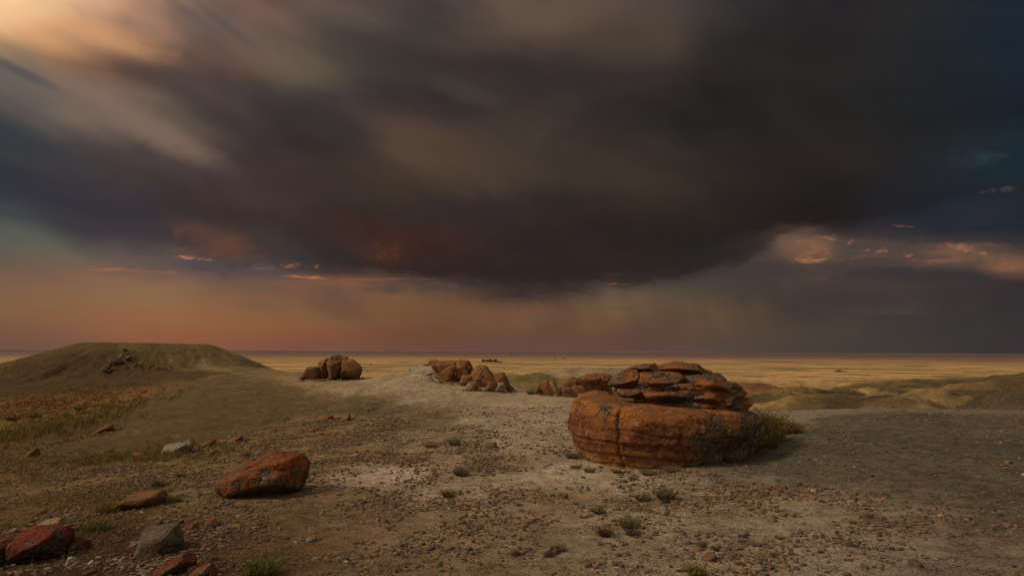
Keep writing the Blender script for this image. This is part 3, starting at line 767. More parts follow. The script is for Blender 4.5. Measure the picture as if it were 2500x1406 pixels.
def soil(x, y):
    yc = np.maximum(y, 2.0)
    s = np.clip(x / yc, -1.4, 1.4)
    wq = 0.10 * fbm2(x / np.maximum(yc, 3) * 9, np.log(yc) * 9, 3)
    q = np.stack([s * 2.6 + wq, np.log(yc) * 2.0 + wq], 1)
    out = np.empty((len(x), 4))
    out[:] = _sc[0, 2:]
    sel = np.nonzero(y < 70)[0]
    for i in range(0, len(sel), 50000):
        k_ = sel[i:i+50000]
        d2 = ((q[k_, None, :] - _sc[None, :, :2]) ** 2).sum(2) + 0.0015
        w = 1.0 / (d2 * d2)
        out[k_] = (w @ _sc[:, 2:]) / w.sum(1)[:, None]
    for zn in ZONES:
        m = np.zeros(len(x)); zi = y < 60
        m[zi] = zone_mask(zn, x[zi], y[zi], 0.07, 0.05) * 0.8
        m = m[:, None]
        out = out * (1 - m) + np.array([*alb(zn[1]), zn[3]])[None] * m
    return out

def far_colour(x, y, z):
    rgc = 1 - np.abs(fbm2(x / 38.0 + 9, y / 17.0 + 2, 3, 0.55)) * 2.2
    rgd = 1 - np.abs(fbm2(x / 13.0 + 5, y / 6.5 + 7, 3, 0.55)) * 2.2
    Y = np.maximum(np.hypot(x, y), 5)
    s = x / np.maximum(y, 2)
    lY = np.log(Y)
    gold = alb((121, 91, 52)); straw = alb((135, 102, 60)); olive = alb((72, 57, 36)); dk = alb((44, 35, 20))
    mauve = alb((70, 55, 46)); rose = alb((92, 64, 50)); ochre = alb((82, 63, 35)); red = alb((100, 56, 34))
    v = 1.0 / Y
    # long pale and dark strips across the plain
    b1 = fbm2(s * 3.2 + 5, lY * 10.0, 4, 0.55)
    b2 = fbm2(s * 11.0 + 11 + 0.4 * b1, lY * 14.0 + 1.5 * b1, 5, 0.6)
    c = straw[None] * (1 - sstep(b1, -0.25, 0.35))[:, None] + gold[None] * sstep(b1, -0.25, 0.35)[:, None]
    dark = sstep(b2 * 0.9 + b1 * 0.6, -0.03, 0.11) * sstep(lY, 5.2, 6.2) * (1 - 0.5 * sstep(lY, 7.8, 9))
    c = c * (1 - 0.75 * dark[:, None]) + olive[None] * 0.75 * dark[:, None]
    # the rolling near plain is greener, with dark hollows
    n = fbm2(x / 9.0, y / 14.0, 6, 0.68); n2 = fbm2(x / 26.0 + 3, y / 22.0, 5, 0.6)
    near = (1 - sstep(lY, 4.9, 6.1))
    g = ochre[None] * (1 - sstep(n, -0.2, 0.3))[:, None] + (ochre * 0.45 + olive * 0.55)[None] * sstep(n, -0.2, 0.3)[:, None]
    d2 = sstep(n2 + 0.8 * n, -0.02, 0.16)
    g = g * (1 - 0.75 * d2[:, None]) + dk[None] * 0.75 * d2[:, None]
    br = sstep(fbm2(x / 11.0 + 9, y / 8.0, 5, 0.65), 0.06, 0.22)[:, None] * 0.75
    g = g * (1 - 0.6 * br) + gold[None] * 0.6 * br
    sp_ = fbm2(x / 2.6, y / 3.5, 4, 0.7)
    g = g * (1 + 0.55 * np.clip(sp_, -.7, .7))[:, None]
    hol = (0.8 * sstep(0.6 * rgc + 0.4 * rgd, 0.76, 0.46))[:, None]
    g = g * (1 - hol) + dk[None] * 1.1 * hol
    cr = (0.3 * sstep(0.6 * rgc + 0.4 * rgd, 0.72, 0.90))[:, None]
    g = g * (1 - cr) + straw[None] * cr
    c = c * (1 - near[:, None]) + g * near[:, None]
    # far farmland: mauve and rose bands, with haze tint put into the colour
    fr = sstep(lY + 0.5 * b1, 7.7, 9.2)
    b3 = fbm2(s * 2.0 + 2, lY * 16, 3)
    fc = mauve[None] * (1 - sstep(b3, -0.1, 0.25))[:, None] + rose[None] * sstep(b3, -0.1, 0.25)[:, None]
    c = c * (1 - fr[:, None]) + fc * fr[:, None]
    vf_ = (0.6 * sstep(lY, 9.2, 10.4))[:, None]  # farthest ground darkened in its colour to offset the haze brightness
    c = c * (1 - vf_) + alb((34, 28, 30))[None] * vf_
    return c, near

# ------------------------------------------------------------------ ground mesh
NC = 900
yo = 5.0
r1 = np.geomspace(1.4, 66, 640)
r2 = np.geomspace(66, 60000, 620)[1:]
rr = np.concatenate([r1, r2])
ss = np.sinh(np.linspace(-1.25, 1.25, NC)) / np.sinh(1.25) * 1.75
SS, RR = np.meshgrid(ss, rr)
gx = (SS * RR).ravel(); gy = (RR - yo).ravel()
gz = height(gx, gy)
sl = soil(gx, gy)
E_ = np.interp(gx / np.maximum(gy, 1.2), ES, ED)
fcx, nearmask = far_colour(gx, gy, gz)
tfar = sstep(gy - E_, 2.0, 8.0)
cc = sl[:, :3] * (1 - tfar[:, None]) + fcx * tfar[:, None]
stn = sl[:, 3] * (1 - tfar)
# worn footpaths and little washes in the clay
wash = np.abs(fbm2(gx / 3.2 + 60, gy / 5.0 + 4, 4, 0.62))
wm = (sstep(wash, 0.035, 0.0) * (1 - tfar) * 0.16 * (gy < 60))[:, None]
cc = cc * (1 - wm) + cc * 0.55 * wm
cr_ = fbm2(gx / 1.7 + 8, gy / 2.4 + 30, 5, 0.66)
pm_ = (sstep(cr_, 0.10, 0.34) * (1 - tfar) * 0.30 * (gy < 60))[:, None]
cc = cc * (1 - pm_) + (cc * 1.45) * pm_
dm_ = (sstep(cr_, -0.10, -0.34) * (1 - tfar) * 0.30 * (gy < 60))[:, None]
cc = cc * (1 - dm_) + (cc * 0.62) * dm_
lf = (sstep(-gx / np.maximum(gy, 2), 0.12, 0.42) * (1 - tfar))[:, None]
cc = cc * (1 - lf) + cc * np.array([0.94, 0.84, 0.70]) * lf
# bare patches on the hills beyond the edge
def patch(u, v, Y, sx_, sy_, c, a=0.9):
    global cc
    p = at(u, v, Y)
    r = np.hypot((gx - p[0]) / sx_, (gy - p[1]) / sy_) + 0.35 * fbm2(gx / sx_ * 1.5, gy / sy_ * 1.5, 3)
    m = (a * (1 - sstep(r, 0.75, 1.25)) * sstep(gy - E_, 0.5, 2.5))[:, None]
    cc = cc * (1 - m) + np.asarray(alb(c))[None] * m
patch(2560, 955, 33, 7.5, 7, (56, 46, 31))
patch(2540, 912, 118, 19, 13, (60, 46, 27), .85)
patch(1850, 945, 74, 5, 3, (78, 48, 28))
patch(1870, 985, 38, 3.2, 5, (84, 54, 36))
patch(2040, 996, 40, 1.5, 1.6, (124, 70, 46))
patch(1960, 1000, 34, 2.0, 3, (110, 64, 42))
patch(1440, 905, 148, 11, 12, (104, 84, 60), .85)
patch(1430, 950, 24, 3.4, 5.5, (104, 80, 58), .95)
patch(1280, 915, 105, 9, 7, (74, 64, 32), .8)
patch(1760, 915, 122, 9, 6, (72, 58, 36), .8)
patch(1300, 935, 60, 6, 14, (96, 76, 44), .8)
idx = np.arange(NC * len(rr)).reshape(len(rr), NC)
quads = np.stack([idx[:-1, :-1], idx[:-1, 1:], idx[1:, 1:], idx[1:, :-1]], -1).reshape(-1, 4)
aux = np.column_stack([np.clip(stn, 0, 1), tfar, 1 - sstep(np.hypot(gx, gy), 40, 160)])
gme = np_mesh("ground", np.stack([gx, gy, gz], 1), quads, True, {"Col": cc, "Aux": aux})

def new_mat(name):
    m = bpy.data.materials.new(name)
    m.use_nodes = True
    m.node_tree.nodes.clear()
    return m, NT(m.node_tree)

def finish(N, color, rough=0.9, bump=None, strength=0.5, dist=0.02, spec=0.2, extra=None):
    b = N.node('ShaderNodeBsdfPrincipled')
    N.put(b.inputs['Base Color'], color)
    N.put(b.inputs['Roughness'], rough)
    b.inputs['Specular IOR Level'].default_value = spec
    if bump is not None:
        bn = N.node('ShaderNodeBump')
        N.put(bn.inputs['Strength'], strength)
        bn.inputs['Distance'].default_value = dist
        N.put(bn.inputs['Height'], bump)
        N.l.new(bn.outputs[0], b.inputs['Normal'])
    if extra:
        extra(b)
    o = N.node('ShaderNodeOutputMaterial')
    N.l.new(b.outputs[0], o.inputs[0])
    return b

def ground_material():
    m, N = new_mat("soil_and_grass")
    pos = N.node('ShaderNodeTexCoord').outputs['Object']
    base = N.node('ShaderNodeVertexColor', layer_name="Col").outputs[0]
    a = N.sep(N.node('ShaderNodeVertexColor', layer_name="Aux").outputs[0])
    stony, far, near = a[0], a[1], a[2]
    n1 = N.noise(pos, 0.9, 6, 0.6)
    n2 = N.noise(pos, 7.0, 6, 0.65)
    n3 = N.noise(pos, 42.0, 4, 0.6)
    f = N.math('MULTIPLY', N.rng(n1, 0.3, 0.7, 0.84, 1.14), N.rng(n2, 0.3, 0.7, 0.72, 1.26))
    f = N.math('MULTIPLY', f, N.rng(n3, 0.3, 0.7, 0.74, 1.24))
    f = N.math('ADD', N.math('MULTIPLY', N.math('SUBTRACT', f, 1.0), near), 1.0)
    c = N.vmath('SCALE', base, scale=f)
    # dried mud crust: dark pores in the popcorn clay
    pore = N.rng(N.voro(N.vmath('ADD', pos, N.vmath('SCALE', N.noise(pos, 9, 2, .5, out='Color'), scale=0.05)), 17.0, 'DISTANCE_TO_EDGE'), 0.0, 0.10, 1.0, 0.0)
    pore = N.math('MULTIPLY', pore, N.rng(N.noise(pos, 4.5, 3, .6), 0.45, 0.65))
    pore = N.math('MULTIPLY', N.math('MULTIPLY', pore, near), N.math('SUBTRACT', 1.0, far))
    c = N.mix(N.math('MULTIPLY', pore, 0.55), c, (0.035, 0.028, 0.02))
    # chips of stone lying in the clay
    for sc_, th, k in ((24.0, 0.34, 0), (48.0, 0.40, 5)):
        vv = N.vmath('MULTIPLY', pos, (1.0, 1.5, 1.0))
        vd = N.voro(vv, sc_, 'F1', 'Distance')
        vc = N.voro(vv, sc_, 'F1', 'Color')
        h = N.sep(vc)
        on = N.math('LESS_THAN', N.math('ADD', h[0], N.math('MULTIPLY', N.math('SUBTRACT', 1.0, stony), 0.75)),
                    N.rng(N.noise(pos, 1.7 + k * .3, 4, .65), 0.38, 0.66, 0.12, 0.95))
        chip = N.math('MULTIPLY', N.rng(vd, th, th * 0.75), on)
        chip = N.math('MULTIPLY', chip, near)
        cr = N.ramp(h[1], [(0, (.10, .06, .035)), (.35, (.22, .12, .06)), (.6, (.26, .17, .10)), (.8, (.16, .13, .10)), (.93, (.40, .33, .25)), (1, (.34, .16, .06))])
        c = N.mix(N.math('MULTIPLY', chip, 0.8), c, cr)
    # pale salt crust
    salt = N.rng(N.noise(N.vmath('MULTIPLY', pos, (1, 1.3, 1)), 1.1, 7, 0.7), 0.60, 0.72)
    salt = N.math('MULTIPLY', N.math('MULTIPLY', salt, stony), N.math('MULTIPLY', near, 0.45))
    c = N.mix(salt, c, (0.42, 0.35, 0.27))
    # grass streaks on the far ground
    gs = N.noise(N.vmath('MULTIPLY', pos, (0.35, 0.22, 0.6)), 1.0, 8, 0.72)
    gf = N.rng(gs, 0.3, 0.7, 0.66, 1.32)
    gf = N.math('ADD', N.math('MULTIPLY', N.math('SUBTRACT', gf, 1.0), far), 1.0)
    c = N.vmath('SCALE', c, scale=gf)
    h = N.math('ADD', N.math('MULTIPLY', N.noise(pos, 30, 5, .7), 0.7), N.math('MULTIPLY', n2, 1.0))
    h = N.math('SUBTRACT', h, N.math('MULTIPLY', pore, 0.5))
    finish(N, c, 0.95, h, N.math('MULTIPLY', near, 0.95), 0.045, 0.1)
    return m

ground = link("ground", gme, ground_material())
tag(ground, "rolling clay and prairie ground reaching the horizon", None, None, "structure")

# ------------------------------------------------------------------ rock materials
def rock_mat(name, base, base2, lichen, lich=0.5, dark=0.4, speck=0.4, scale=1.0, dark_dir=None, drange=(-0.2, 1.0), bands=0.0, band_col=(.2, .08, .04), vary=False):
    m, N = new_mat(name)
    tcn = N.node('ShaderNodeTexCoord')
    pos = N.vmath('SCALE', tcn.outputs['Object'], scale=scale)
    oi = N.node('ShaderNodeObjectInfo').outputs['Random']
    pos = N.vmath('ADD', pos, N.comb(N.math('MULTIPLY', oi, 37.0), 0.0, 0.0)) if vary else pos
    n1 = N.noise(pos, 2.2, 6, 0.6)
    c = N.mix(N.rng(n1, 0.35, 0.65), base, base2)
    st_ = N.noise(N.vmath('MULTIPLY', pos, (0.8, 0.8, 9.0)), 1.6, 5, 0.6)
    c = N.mix(N.rng(st_, 0.52, 0.72, 0, 0.5), c, tuple(0.45 * q for q in base2))
    sp_ = N.sep(tcn.outputs['Object'])
    if bands:
        wob = N.math('MULTIPLY', N.math('SUBTRACT', N.noise(pos, 1.5, 3, .5), .5), 0.22)
        zz = N.math('ADD', N.math('ADD', sp_[2], wob), N.math('MULTIPLY', sp_[0], 0.07))
        bz = N.math('MULTIPLY', N.rng(zz, 0.02, 0.10), N.rng(zz, 0.60, 0.46))
        bx = N.rng(N.math('ADD', sp_[0], N.math('MULTIPLY', wob, 2.0)), 0.18, -0.05)
        fine = N.noise(N.vmath('MULTIPLY', pos, (0.5, 0.5, 14.0)), 1.8, 5, .65)
        bc = N.mix(N.rng(fine, 0.35, 0.65), band_col, tuple(0.62 * q for q in band_col))
        keep = N.rng(N.noise(pos, 4.2, 6, .65), 0.56, 0.50)
        c = N.mix(N.math('MULTIPLY', N.math('MULTIPLY', bz, bx), N.math('MULTIPLY', keep, bands)), c, bc)
        pale = N.math('MULTIPLY', N.rng(zz, 0.08, -0.06), N.rng(N.noise(pos, 3.3, 5, .6), 0.45, 0.6))
        c = N.mix(N.math('MULTIPLY', pale, 0.7), c, (0.40, 0.27, 0.13))
    l1 = N.math('ADD', N.noise(pos, 5.0, 8, 0.72), N.math('MULTIPLY', N.math('SUBTRACT', N.noise(pos, 1.4, 3, .5), .5), 0.5))
    lm = N.rng(l1, 0.62 - 0.18 * lich, 0.66 - 0.18 * lich)
    if bands:
        lm = N.math('MULTIPLY', lm, N.math('SUBTRACT', 1.0, N.math('MULTIPLY', N.math('MULTIPLY', bz, bx), 0.75)))
    lc = N.mix(N.noise(pos, 16, 4, .6), lichen, tuple(q * 0.6 for q in lichen))
    c = N.mix(N.math('MULTIPLY', lm, 0.85), c, lc)
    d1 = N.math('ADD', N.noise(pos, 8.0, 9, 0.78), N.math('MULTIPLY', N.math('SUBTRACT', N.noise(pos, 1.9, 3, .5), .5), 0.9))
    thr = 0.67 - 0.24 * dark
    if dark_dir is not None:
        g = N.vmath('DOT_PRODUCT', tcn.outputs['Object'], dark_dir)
        d1 = N.math('ADD', d1, N.rng(g, drange[0], drange[1], -0.07, 0.24))  # dark crust plus underside shade, both put into the colour
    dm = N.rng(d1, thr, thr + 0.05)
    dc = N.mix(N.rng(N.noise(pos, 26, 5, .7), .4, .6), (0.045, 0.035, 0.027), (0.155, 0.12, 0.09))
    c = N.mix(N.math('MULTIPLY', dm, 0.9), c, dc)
    s1 = N.voro(N.vmath('ADD', pos, N.vmath('SCALE', N.noise(pos, 12, 3, .5, out='Color'), scale=0.08)), 16.0, 'F1', 'Distance')
    s2 = N.rng(N.noise(pos, 3.5, 4, .6), 0.50, 0.62)
    sm = N.math('MULTIPLY', N.rng(s1, 0.26, 0.16), s2)
    c = N.mix(N.math('MULTIPLY', sm, speck), c, (0.50, 0.43, 0.33))
    s3 = N.rng(N.noise(pos, 44, 3, .6), 0.62, 0.68)
    c = N.mix(N.math('MULTIPLY', s3, 0.55 * speck), c, (0.55, 0.42, 0.28))
    # hairline cracks
    cv = N.vmath('ADD', N.vmath('MULTIPLY', pos, (1, 1, 1.7)), N.vmath('SCALE', N.noise(pos, 3.0, 4, .6, out='Color'), scale=0.35))
    ck = N.rng(N.voro(cv, 2.0, 'DISTANCE_TO_EDGE'), 0.0, 0.022, 1.0, 0.0)
    ck = N.math('MULTIPLY', ck, N.rng(N.noise(pos, 1.7, 2, .5), 0.45, 0.6))
    c = N.mix(N.math('MULTIPLY', ck, 0.8), c, (0.03, 0.022, 0.015))
    h = N.math('ADD', N.noise(pos, 9, 8, 0.72), N.math('MULTIPLY', N.noise(pos, 40, 4, .6), 0.25))
    h = N.math('ADD', h, N.math('MULTIPLY', st_, 0.5))
    h = N.math('SUBTRACT', h, N.math('MULTIPLY', ck, 0.6))
    finish(N, c, 0.88, h, 0.9, 0.045 / max(scale, 0.5), 0.15)
    return m

M = {}
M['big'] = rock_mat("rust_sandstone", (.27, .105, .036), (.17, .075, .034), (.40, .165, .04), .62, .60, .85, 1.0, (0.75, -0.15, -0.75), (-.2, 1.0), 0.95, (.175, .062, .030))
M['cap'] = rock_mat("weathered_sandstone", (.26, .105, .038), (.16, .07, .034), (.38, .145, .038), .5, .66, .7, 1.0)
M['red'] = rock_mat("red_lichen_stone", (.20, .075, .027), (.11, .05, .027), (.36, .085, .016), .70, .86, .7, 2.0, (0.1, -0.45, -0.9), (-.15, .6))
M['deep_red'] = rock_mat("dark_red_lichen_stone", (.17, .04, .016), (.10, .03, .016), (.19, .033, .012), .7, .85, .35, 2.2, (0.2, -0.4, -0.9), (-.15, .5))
M['rust'] = rock_mat("plain_rust_stone", (.30, .13, .052), (.19, .085, .04), (.38, .15, .045), .40, .26, .4, 1.0, vary=True)
M['brown'] = rock_mat("brown_slab_stone", (.23, .11, .05), (.15, .075, .04), (.28, .12, .04), .3, .4, .3, 2.0, vary=True)
M['tan'] = rock_mat("tan_stone", (.33, .23, .13), (.23, .15, .085), (.34, .19, .07), .25, .25, .4, 2.0, vary=True)
M['rubble'] = rock_mat("rubble_stone", (.23, .17, .10), (.15, .11, .065), (.22, .15, .07), .25, .4, .3, 1.0, vary=True)
M['grey'] = rock_mat("speckled_grey_stone", (.155, .125, .082), (.095, .073, .047), (.16, .10, .05), .3, .60, .6, 3.0)
M['pale'] = rock_mat("pale_stone", (.30, .255, .175), (.21, .175, .12), (.26, .21, .11), .3, .35, .5, 2.4)
M['white'] = rock_mat("white_stone", (.55, .46, .35), (.40, .32, .24), (.42, .30, .18), .15, .12, .2, 3.0)

# ------------------------------------------------------------------ rock shapes
def hull2(pts):
    pts = sorted(map(tuple, pts))
    def half(ps):
        h = []
        for p in ps:
            while len(h) > 1 and (h[-1][0]-h[-2][0])*(p[1]-h[-2][1]) - (h[-1][1]-h[-2][1])*(p[0]-h[-2][0]) <= 0:
                h.pop()
            h.append(p)
        return h[:-1]
    return half(pts) + half(pts[::-1])

def outline_mesh(name, px, Yc, thick, seed, origin, sub=5, p=16, noise=0.05, strata=0.0, sink=0.05, rough=1.0, grow=1.0):
    rs = np.random.default_rng(seed)
    W_ = np.array([at(u, v, Yc) for u, v in px])
    if grow != 1.0:
        mx = W_[:, 0].mean(); W_[:, 0] = mx + (W_[:, 0] - mx) * grow
    h = np.array(hull2(W_[:, [0, 2]]))
    c = h.mean(0)
    c = 0.5 * c + 0.5 * 0.5 * (h.min(0) + h.max(0))
    planes = []
    n = len(h)
    half = thick / 2
    for i in range(n):
        a, b = h[i], h[(i + 1) % n]
        e = b - a
        if np.hypot(*e) < 1e-4: continue
        nn = np.array([e[1], -e[0]]) / np.hypot(*e)
        dist = max(float(nn @ (a - c)), 0.02)
        if nn[1] < -0.55: dist += sink
        for sgn in (-1, 1):
            al = math.radians(rs.uniform(6, 34)) * sgn
            planes.append((nn[0] * math.cos(al), math.sin(al), nn[1] * math.cos(al), dist * math.cos(al)))
    for sgn in (-1, 1):
        for _ in range(3):
            t = rs.normal(size=2) * (0.30 if p < 18 else 0.18)
            v3 = np.array([t[0], sgn, t[1] + 0.15]); v3 /= np.linalg.norm(v3)
            planes.append((*v3, half * rs.uniform(0.82, 1.0)))
    P_ = np.array(planes)
    D, Fc = ico(sub)
    q = np.maximum(D @ P_[:, :3].T, 0) / P_[:, 3][None]
    p = p * 1.9
    r = (q ** p).sum(1) ** (-1 / p)
    V = D * r[:, None] * (1 + 0.7 / p)
    size = float(np.abs(V).max())
    f1 = fbm3(V / size * 2.1 + seed * 3.1, 4)
    f2 = fbm3(V / size * 7.0 + seed * 1.7, 3, 0.6)
    disp = noise * size * (f1 * 1.3 + 0.4 * f2 * rough)
    rid = 1 - np.abs(fbm3(V / size * 3.2 + seed * 5.3, 2))
    disp -= noise * size * 0.8 * sstep(rid, 0.93, 1.0)
    if strata:
        zz = V[:, 2] + 0.04 * pn3(V * 2.0)
        lay = pn3(np.stack([V[:, 0] * 0.9, V[:, 1] * 0.9, zz * 14], 1))
        lay = np.sign(lay) * np.abs(lay) ** 0.6
        disp_h = strata * lay
        hd = D.copy(); hd[:, 2] = 0
        V = V + hd * disp_h[:, None]
    V = V + D * disp[:, None]
    V = V + np.array([c[0], Yc, c[1]]) - np.asarray(origin)
    return np_mesh(name, V, Fc)

GRP_PAR = []
STONES = []           # (x, y, radius, short phrase) for placing pebbles and describing them
def stone(name, px, mat, label, cat='rock', thick=None, Y=None, seed=1, group=None, sub=5, p=16, noise=0.05, strata=0.0, parts=None, lean=0.4, sink=0.05):
    px = [tuple(map(float, q)) for q in px]
    us = [q[0] for q in px]; vsx = [q[1] for q in px]
    uc = 0.5 * (min(us) + max(us))
    low = max(vsx)
    if group and noise == 0.05:
        noise, p = 0.085, p * 1.3
    if Y is None:
        g = hit(uc, low - 0.0)
        Y0 = g[1]
    else:
        Y0 = Y
    wid = (max(us) - min(us)) / F * Y0
    if thick is None: thick = wid * 0.75
    Yc = Y0 + thick * lean
    x0 = at(uc, low, Yc)[0]
    zb = hz(x0, Yc)
    o = np.array([x0, Yc, zb])
    zl = at(uc, low, Yc)[2]
    me = outline_mesh(name, px, Yc, thick, seed, o, sub, p, noise, strata, sink + max(0.0, zl - zb), 1.0, 1.18 if group else 1.0)
    ob = link(name, me, mat, None, tuple(o))
    tag(ob, label, cat, group)
    STONES.append((x0, Yc, max(wid, thick) * 0.5))
    for (pn, ppx, pm, th, dY, sd_) in (parts or []):
        me2 = outline_mesh(pn, ppx, Yc + dY, th, sd_, o, sub, p, noise, strata, 0.0)
        link(pn, me2, pm or mat, ob)
    return ob

# ---- the big layered boulder
def revolve(name, cx, cy, a, b, prof, seed, origin, nth=520, nz_=150, disp=0.03, strata=0.0, out=None, crack=None, grooves=(), tilt=0.0):
    prof = np.array(prof, float)
    seg = np.hypot(np.diff(prof[:, 0]) * a, np.diff(prof[:, 1]))
    t = np.concatenate([[0], np.cumsum(seg)]); t /= t[-1]
    tt = np.linspace(0, 1, nz_)
    pr = np.interp(tt, t, prof[:, 0]); pz = np.interp(tt, t, prof[:, 1])
    for _ in range(3):
        pr[1:-1] = (pr[:-2] + pr[1:-1] * 2 + pr[2:]) / 4; pz[1:-1] = (pz[:-2] + pz[1:-1] * 2 + pz[2:]) / 4
    th = np.linspace(0, 2 * np.pi, nth, endpoint=False)
    TH, R_ = np.meshgrid(th, pr); _, Z_ = np.meshgrid(th, pz)
    TH, R_, Z_ = TH.ravel(), R_.ravel(), Z_.ravel()
    ct, stt = np.cos(TH), np.sin(TH)
    lob = (np.abs(ct) ** 2.5 + np.abs(stt) ** 2.5) ** (-1 / 2.5)
    lob = 0.55 + 0.45 * lob
    pc = np.stack([ct * 1.3, stt * 1.3, Z_ * 0.6], 1)
    lob = lob * (1 + 0.07 * fbm3(pc + seed, 3))
    if out is not None: lob = lob * out(TH, Z_)
    V = np.stack([cx + a * R_ * lob * ct, cy + b * R_ * lob * stt, Z_], 1)
    n = np.stack([ct, stt, np.zeros_like(ct)], 1)
    k = sstep(R_, 0.3, 0.7)
    d = disp * (fbm3(V * 2.2 + seed, 4) * 1.6 + 0.9 * fbm3(V * 8.0 + seed, 4, .7))
    # broken blocky faces
    cell = pn3(V * np.array([3.0, 3.0, 4.5]) + seed * 2)
    d += disp * 0.8 * np.round(cell * 3) / 3
    if strata:
        zz = V[:, 2] + 0.03 * pn3(V * 1.6)
        lay = pn3(np.stack([V[:, 0] * 2.2, V[:, 1] * 2.2, zz * 17 + seed], 1))
        brk = pn3(V * np.array([6.0, 6.0, 9.0]) + seed)
        d += strata * (np.sign(lay) * np.abs(lay) ** 0.4 * (0.7 + 0.6 * pn3(V * 2.5)) + 0.35 * np.round(brk * 3) / 2)
    for (z0, sl_, t0, t1, dep) in grooves:
        zl = z0 + sl_ * (V[:, 0] - cx) + 0.05 * pn3(V * np.array([1.5, 1.5, 0.3]) + z0 * 9)
        m_ = sstep(TH, t0, t0 + .1) * (1 - sstep(TH, t1 - .1, t1))
        d -= dep * m_ * np.exp(-((V[:, 2] - zl) / 0.013) ** 2)
        d += 0.5 * dep * m_ * sstep(V[:, 2], zl - .004, zl + .01) * (1 - sstep(V[:, 2], zl + .03, zl + .12))
    if crack is not None:
        for (t0, z0, z1, dep, wd) in crack:
            wob_ = 0.02 * pn3(np.stack([V[:, 2] * 3, V[:, 2] * 0 + t0, V[:, 2] * 0], 1)) + 0.01 * pn3(np.stack([V[:, 2] * 11, V[:, 2] * 0 + t0, V[:, 2] * 0], 1))
            m_ = sstep(V[:, 2], z0 - .05, z0 + .03) * (1 - sstep(V[:, 2], z1 - .03, z1 + .05))
            d -= dep * m_ * np.exp(-((TH - t0 - wob_) / wd) ** 2)
    V = V + n * (d * k)[:, None]
    V[:, 2] += (1 - k) * disp * 1.2 * fbm3(V * 2.5 + seed, 4) * (R_ > 0.01)
    V[:, 2] += tilt * np.clip(cx - V[:, 0], -1.2, 1.5) * sstep(V[:, 2], 0.3, 0.85)
    V = V - np.asarray(origin)
    i = np.arange(nth * nz_).reshape(nz_, nth)
    j = np.roll(i, -1, 1)
    Q = np.stack([i[:-1], j[:-1], j[1:], i[1:]], -1).reshape(-1, 4)
    return np_mesh(name, V, Q)

BX, BY = 2.37, 10.50
b0 = np.array([BX, BY, hz(BX, BY)])
boulder = link("layered_boulder", None, None, None, tuple(b0))
tag(boulder, "largest boulder, a squat rust orange drum with broken layered cap on top", "boulder")
PI = math.pi
prof = [(0, -0.3), (0.76, -0.3), (0.82, -0.08), (0.89, 0.08), (0.945, 0.24), (0.985, 0.40), (1.0, 0.54), (0.995, 0.68), (0.965, 0.78), (0.90, 0.85), (0.76, 0.88), (0, 0.90)]
def base_out(TH, Z):
    # the right-hand foot is cut back, the left front bulges
    right = np.exp(-((np.angle(np.exp(1j * (TH - 0.0)))) / 0.75) ** 2)
    fr = np.exp(-((np.angle(np.exp(1j * (TH + 0.70)))) / 0.66) ** 2)
    fl = np.exp(-((np.angle(np.exp(1j * (TH + 2.0)))) / 0.6) ** 2)
    return 1 - (0.10 * right + 0.20 * fr) * (1 - sstep(Z, 0.1, 0.72)) + 0.02 * np.cos(TH - 3.9) + 0.05 * fl
th_c = math.atan2(9.35 - BY, 1.53 - BX) % (2 * PI)
th_r = math.atan2(9.45 - BY, 2.78 - BX) % (2 * PI)
me = revolve("base_block", BX - 0.02, BY, 1.43, 1.47, prof, 3.3, b0, 700, 210, 0.036, 0.007, base_out,
             crack=[(th_c, -0.3, 0.86, 0.05, 0.012), (th_r, 0.12, 0.30, 0.04, 0.010), (th_c + 0.55, 0.30, 0.62, 0.03, 0.009), (th_c - 0.5, 0.45, 0.8, 0.02, 0.008)],
             tilt=0.065, grooves=[(0.36, -0.04, 2.9, 4.55, 0.03), (0.21, -0.03, 2.9, 4.9, 0.03), (0.52, -0.03, 4.0, 5.3, 0.022), (0.10, 0.0, 3.2, 5.0, 0.018)])
link("base_block", me, M['big'], boulder)
prof = [(0, 0.78), (1.0, 0.78), (1.05, 0.84), (1.0, 0.90), (0.93, 0.95), (0.97, 1.02), (0.92, 1.08), (0.90, 1.13), (0.85, 1.19), (0, 1.22)]
def ledge_out(TH, Z):
    return 1 + 0.06 * np.cos(TH) - 0.05 * np.cos(2 * TH + 1)
me = revolve("ledge", 2.60, 10.62, 1.03, 1.0, prof, 8.1, b0, 620, 170, 0.045, 0.05, ledge_out)
link("ledge", me, M['cap'], boulder)
def bpart(name, px, Yc, th, seed, mat='cap', noise=0.045, strata=0.014, p=14, sub=6):
    me = outline_mesh(name, px, Yc, th, seed, b0, sub, p, noise, strata, 0.0)
    link(name, me, M[mat], boulder)
bpart("cap_block", [(1483,940),(1496,919),(1528,899),(1562,892),(1572,905),(1568,930),(1556,948),(1505,950)], 10.22, 1.35, 21, noise=.06)
bpart("cap_block", [(1553,934),(1560,908),(1600,902),(1662,911),(1674,930),(1664,952),(1600,956),(1563,948)], 10.05, 1.20, 22, noise=.05)
bpart("cap_block", [(1640,912),(1700,906),(1754,918),(1790,936),(1812,965),(1818,988),(1760,985),(1662,965)], 10.25, 1.55, 23, noise=.055, p=12)
bpart("cap_block", [(1515,915),(1575,892),(1695,890),(1765,914),(1790,950),(1515,952)], 10.85, 1.35, 24)
bpart("top_plate", [(1541,897),(1558,889),(1597,886),(1608,895),(1592,907),(1560,904)], 10.15, 0.85, 25, noise=.04, p=22)
bpart("top_plate", [(1583,905),(1602,891),(1648,882),(1702,887),(1731,909),(1729,919),(1640,912)], 10.30, 1.35, 26, noise=.04, p=22)
bpart("loose_block", [(1752,970),(1775,962),(1800,975),(1794,993),(1756,992)], 9.80, 0.4, 27, noise=.06, sub=5)
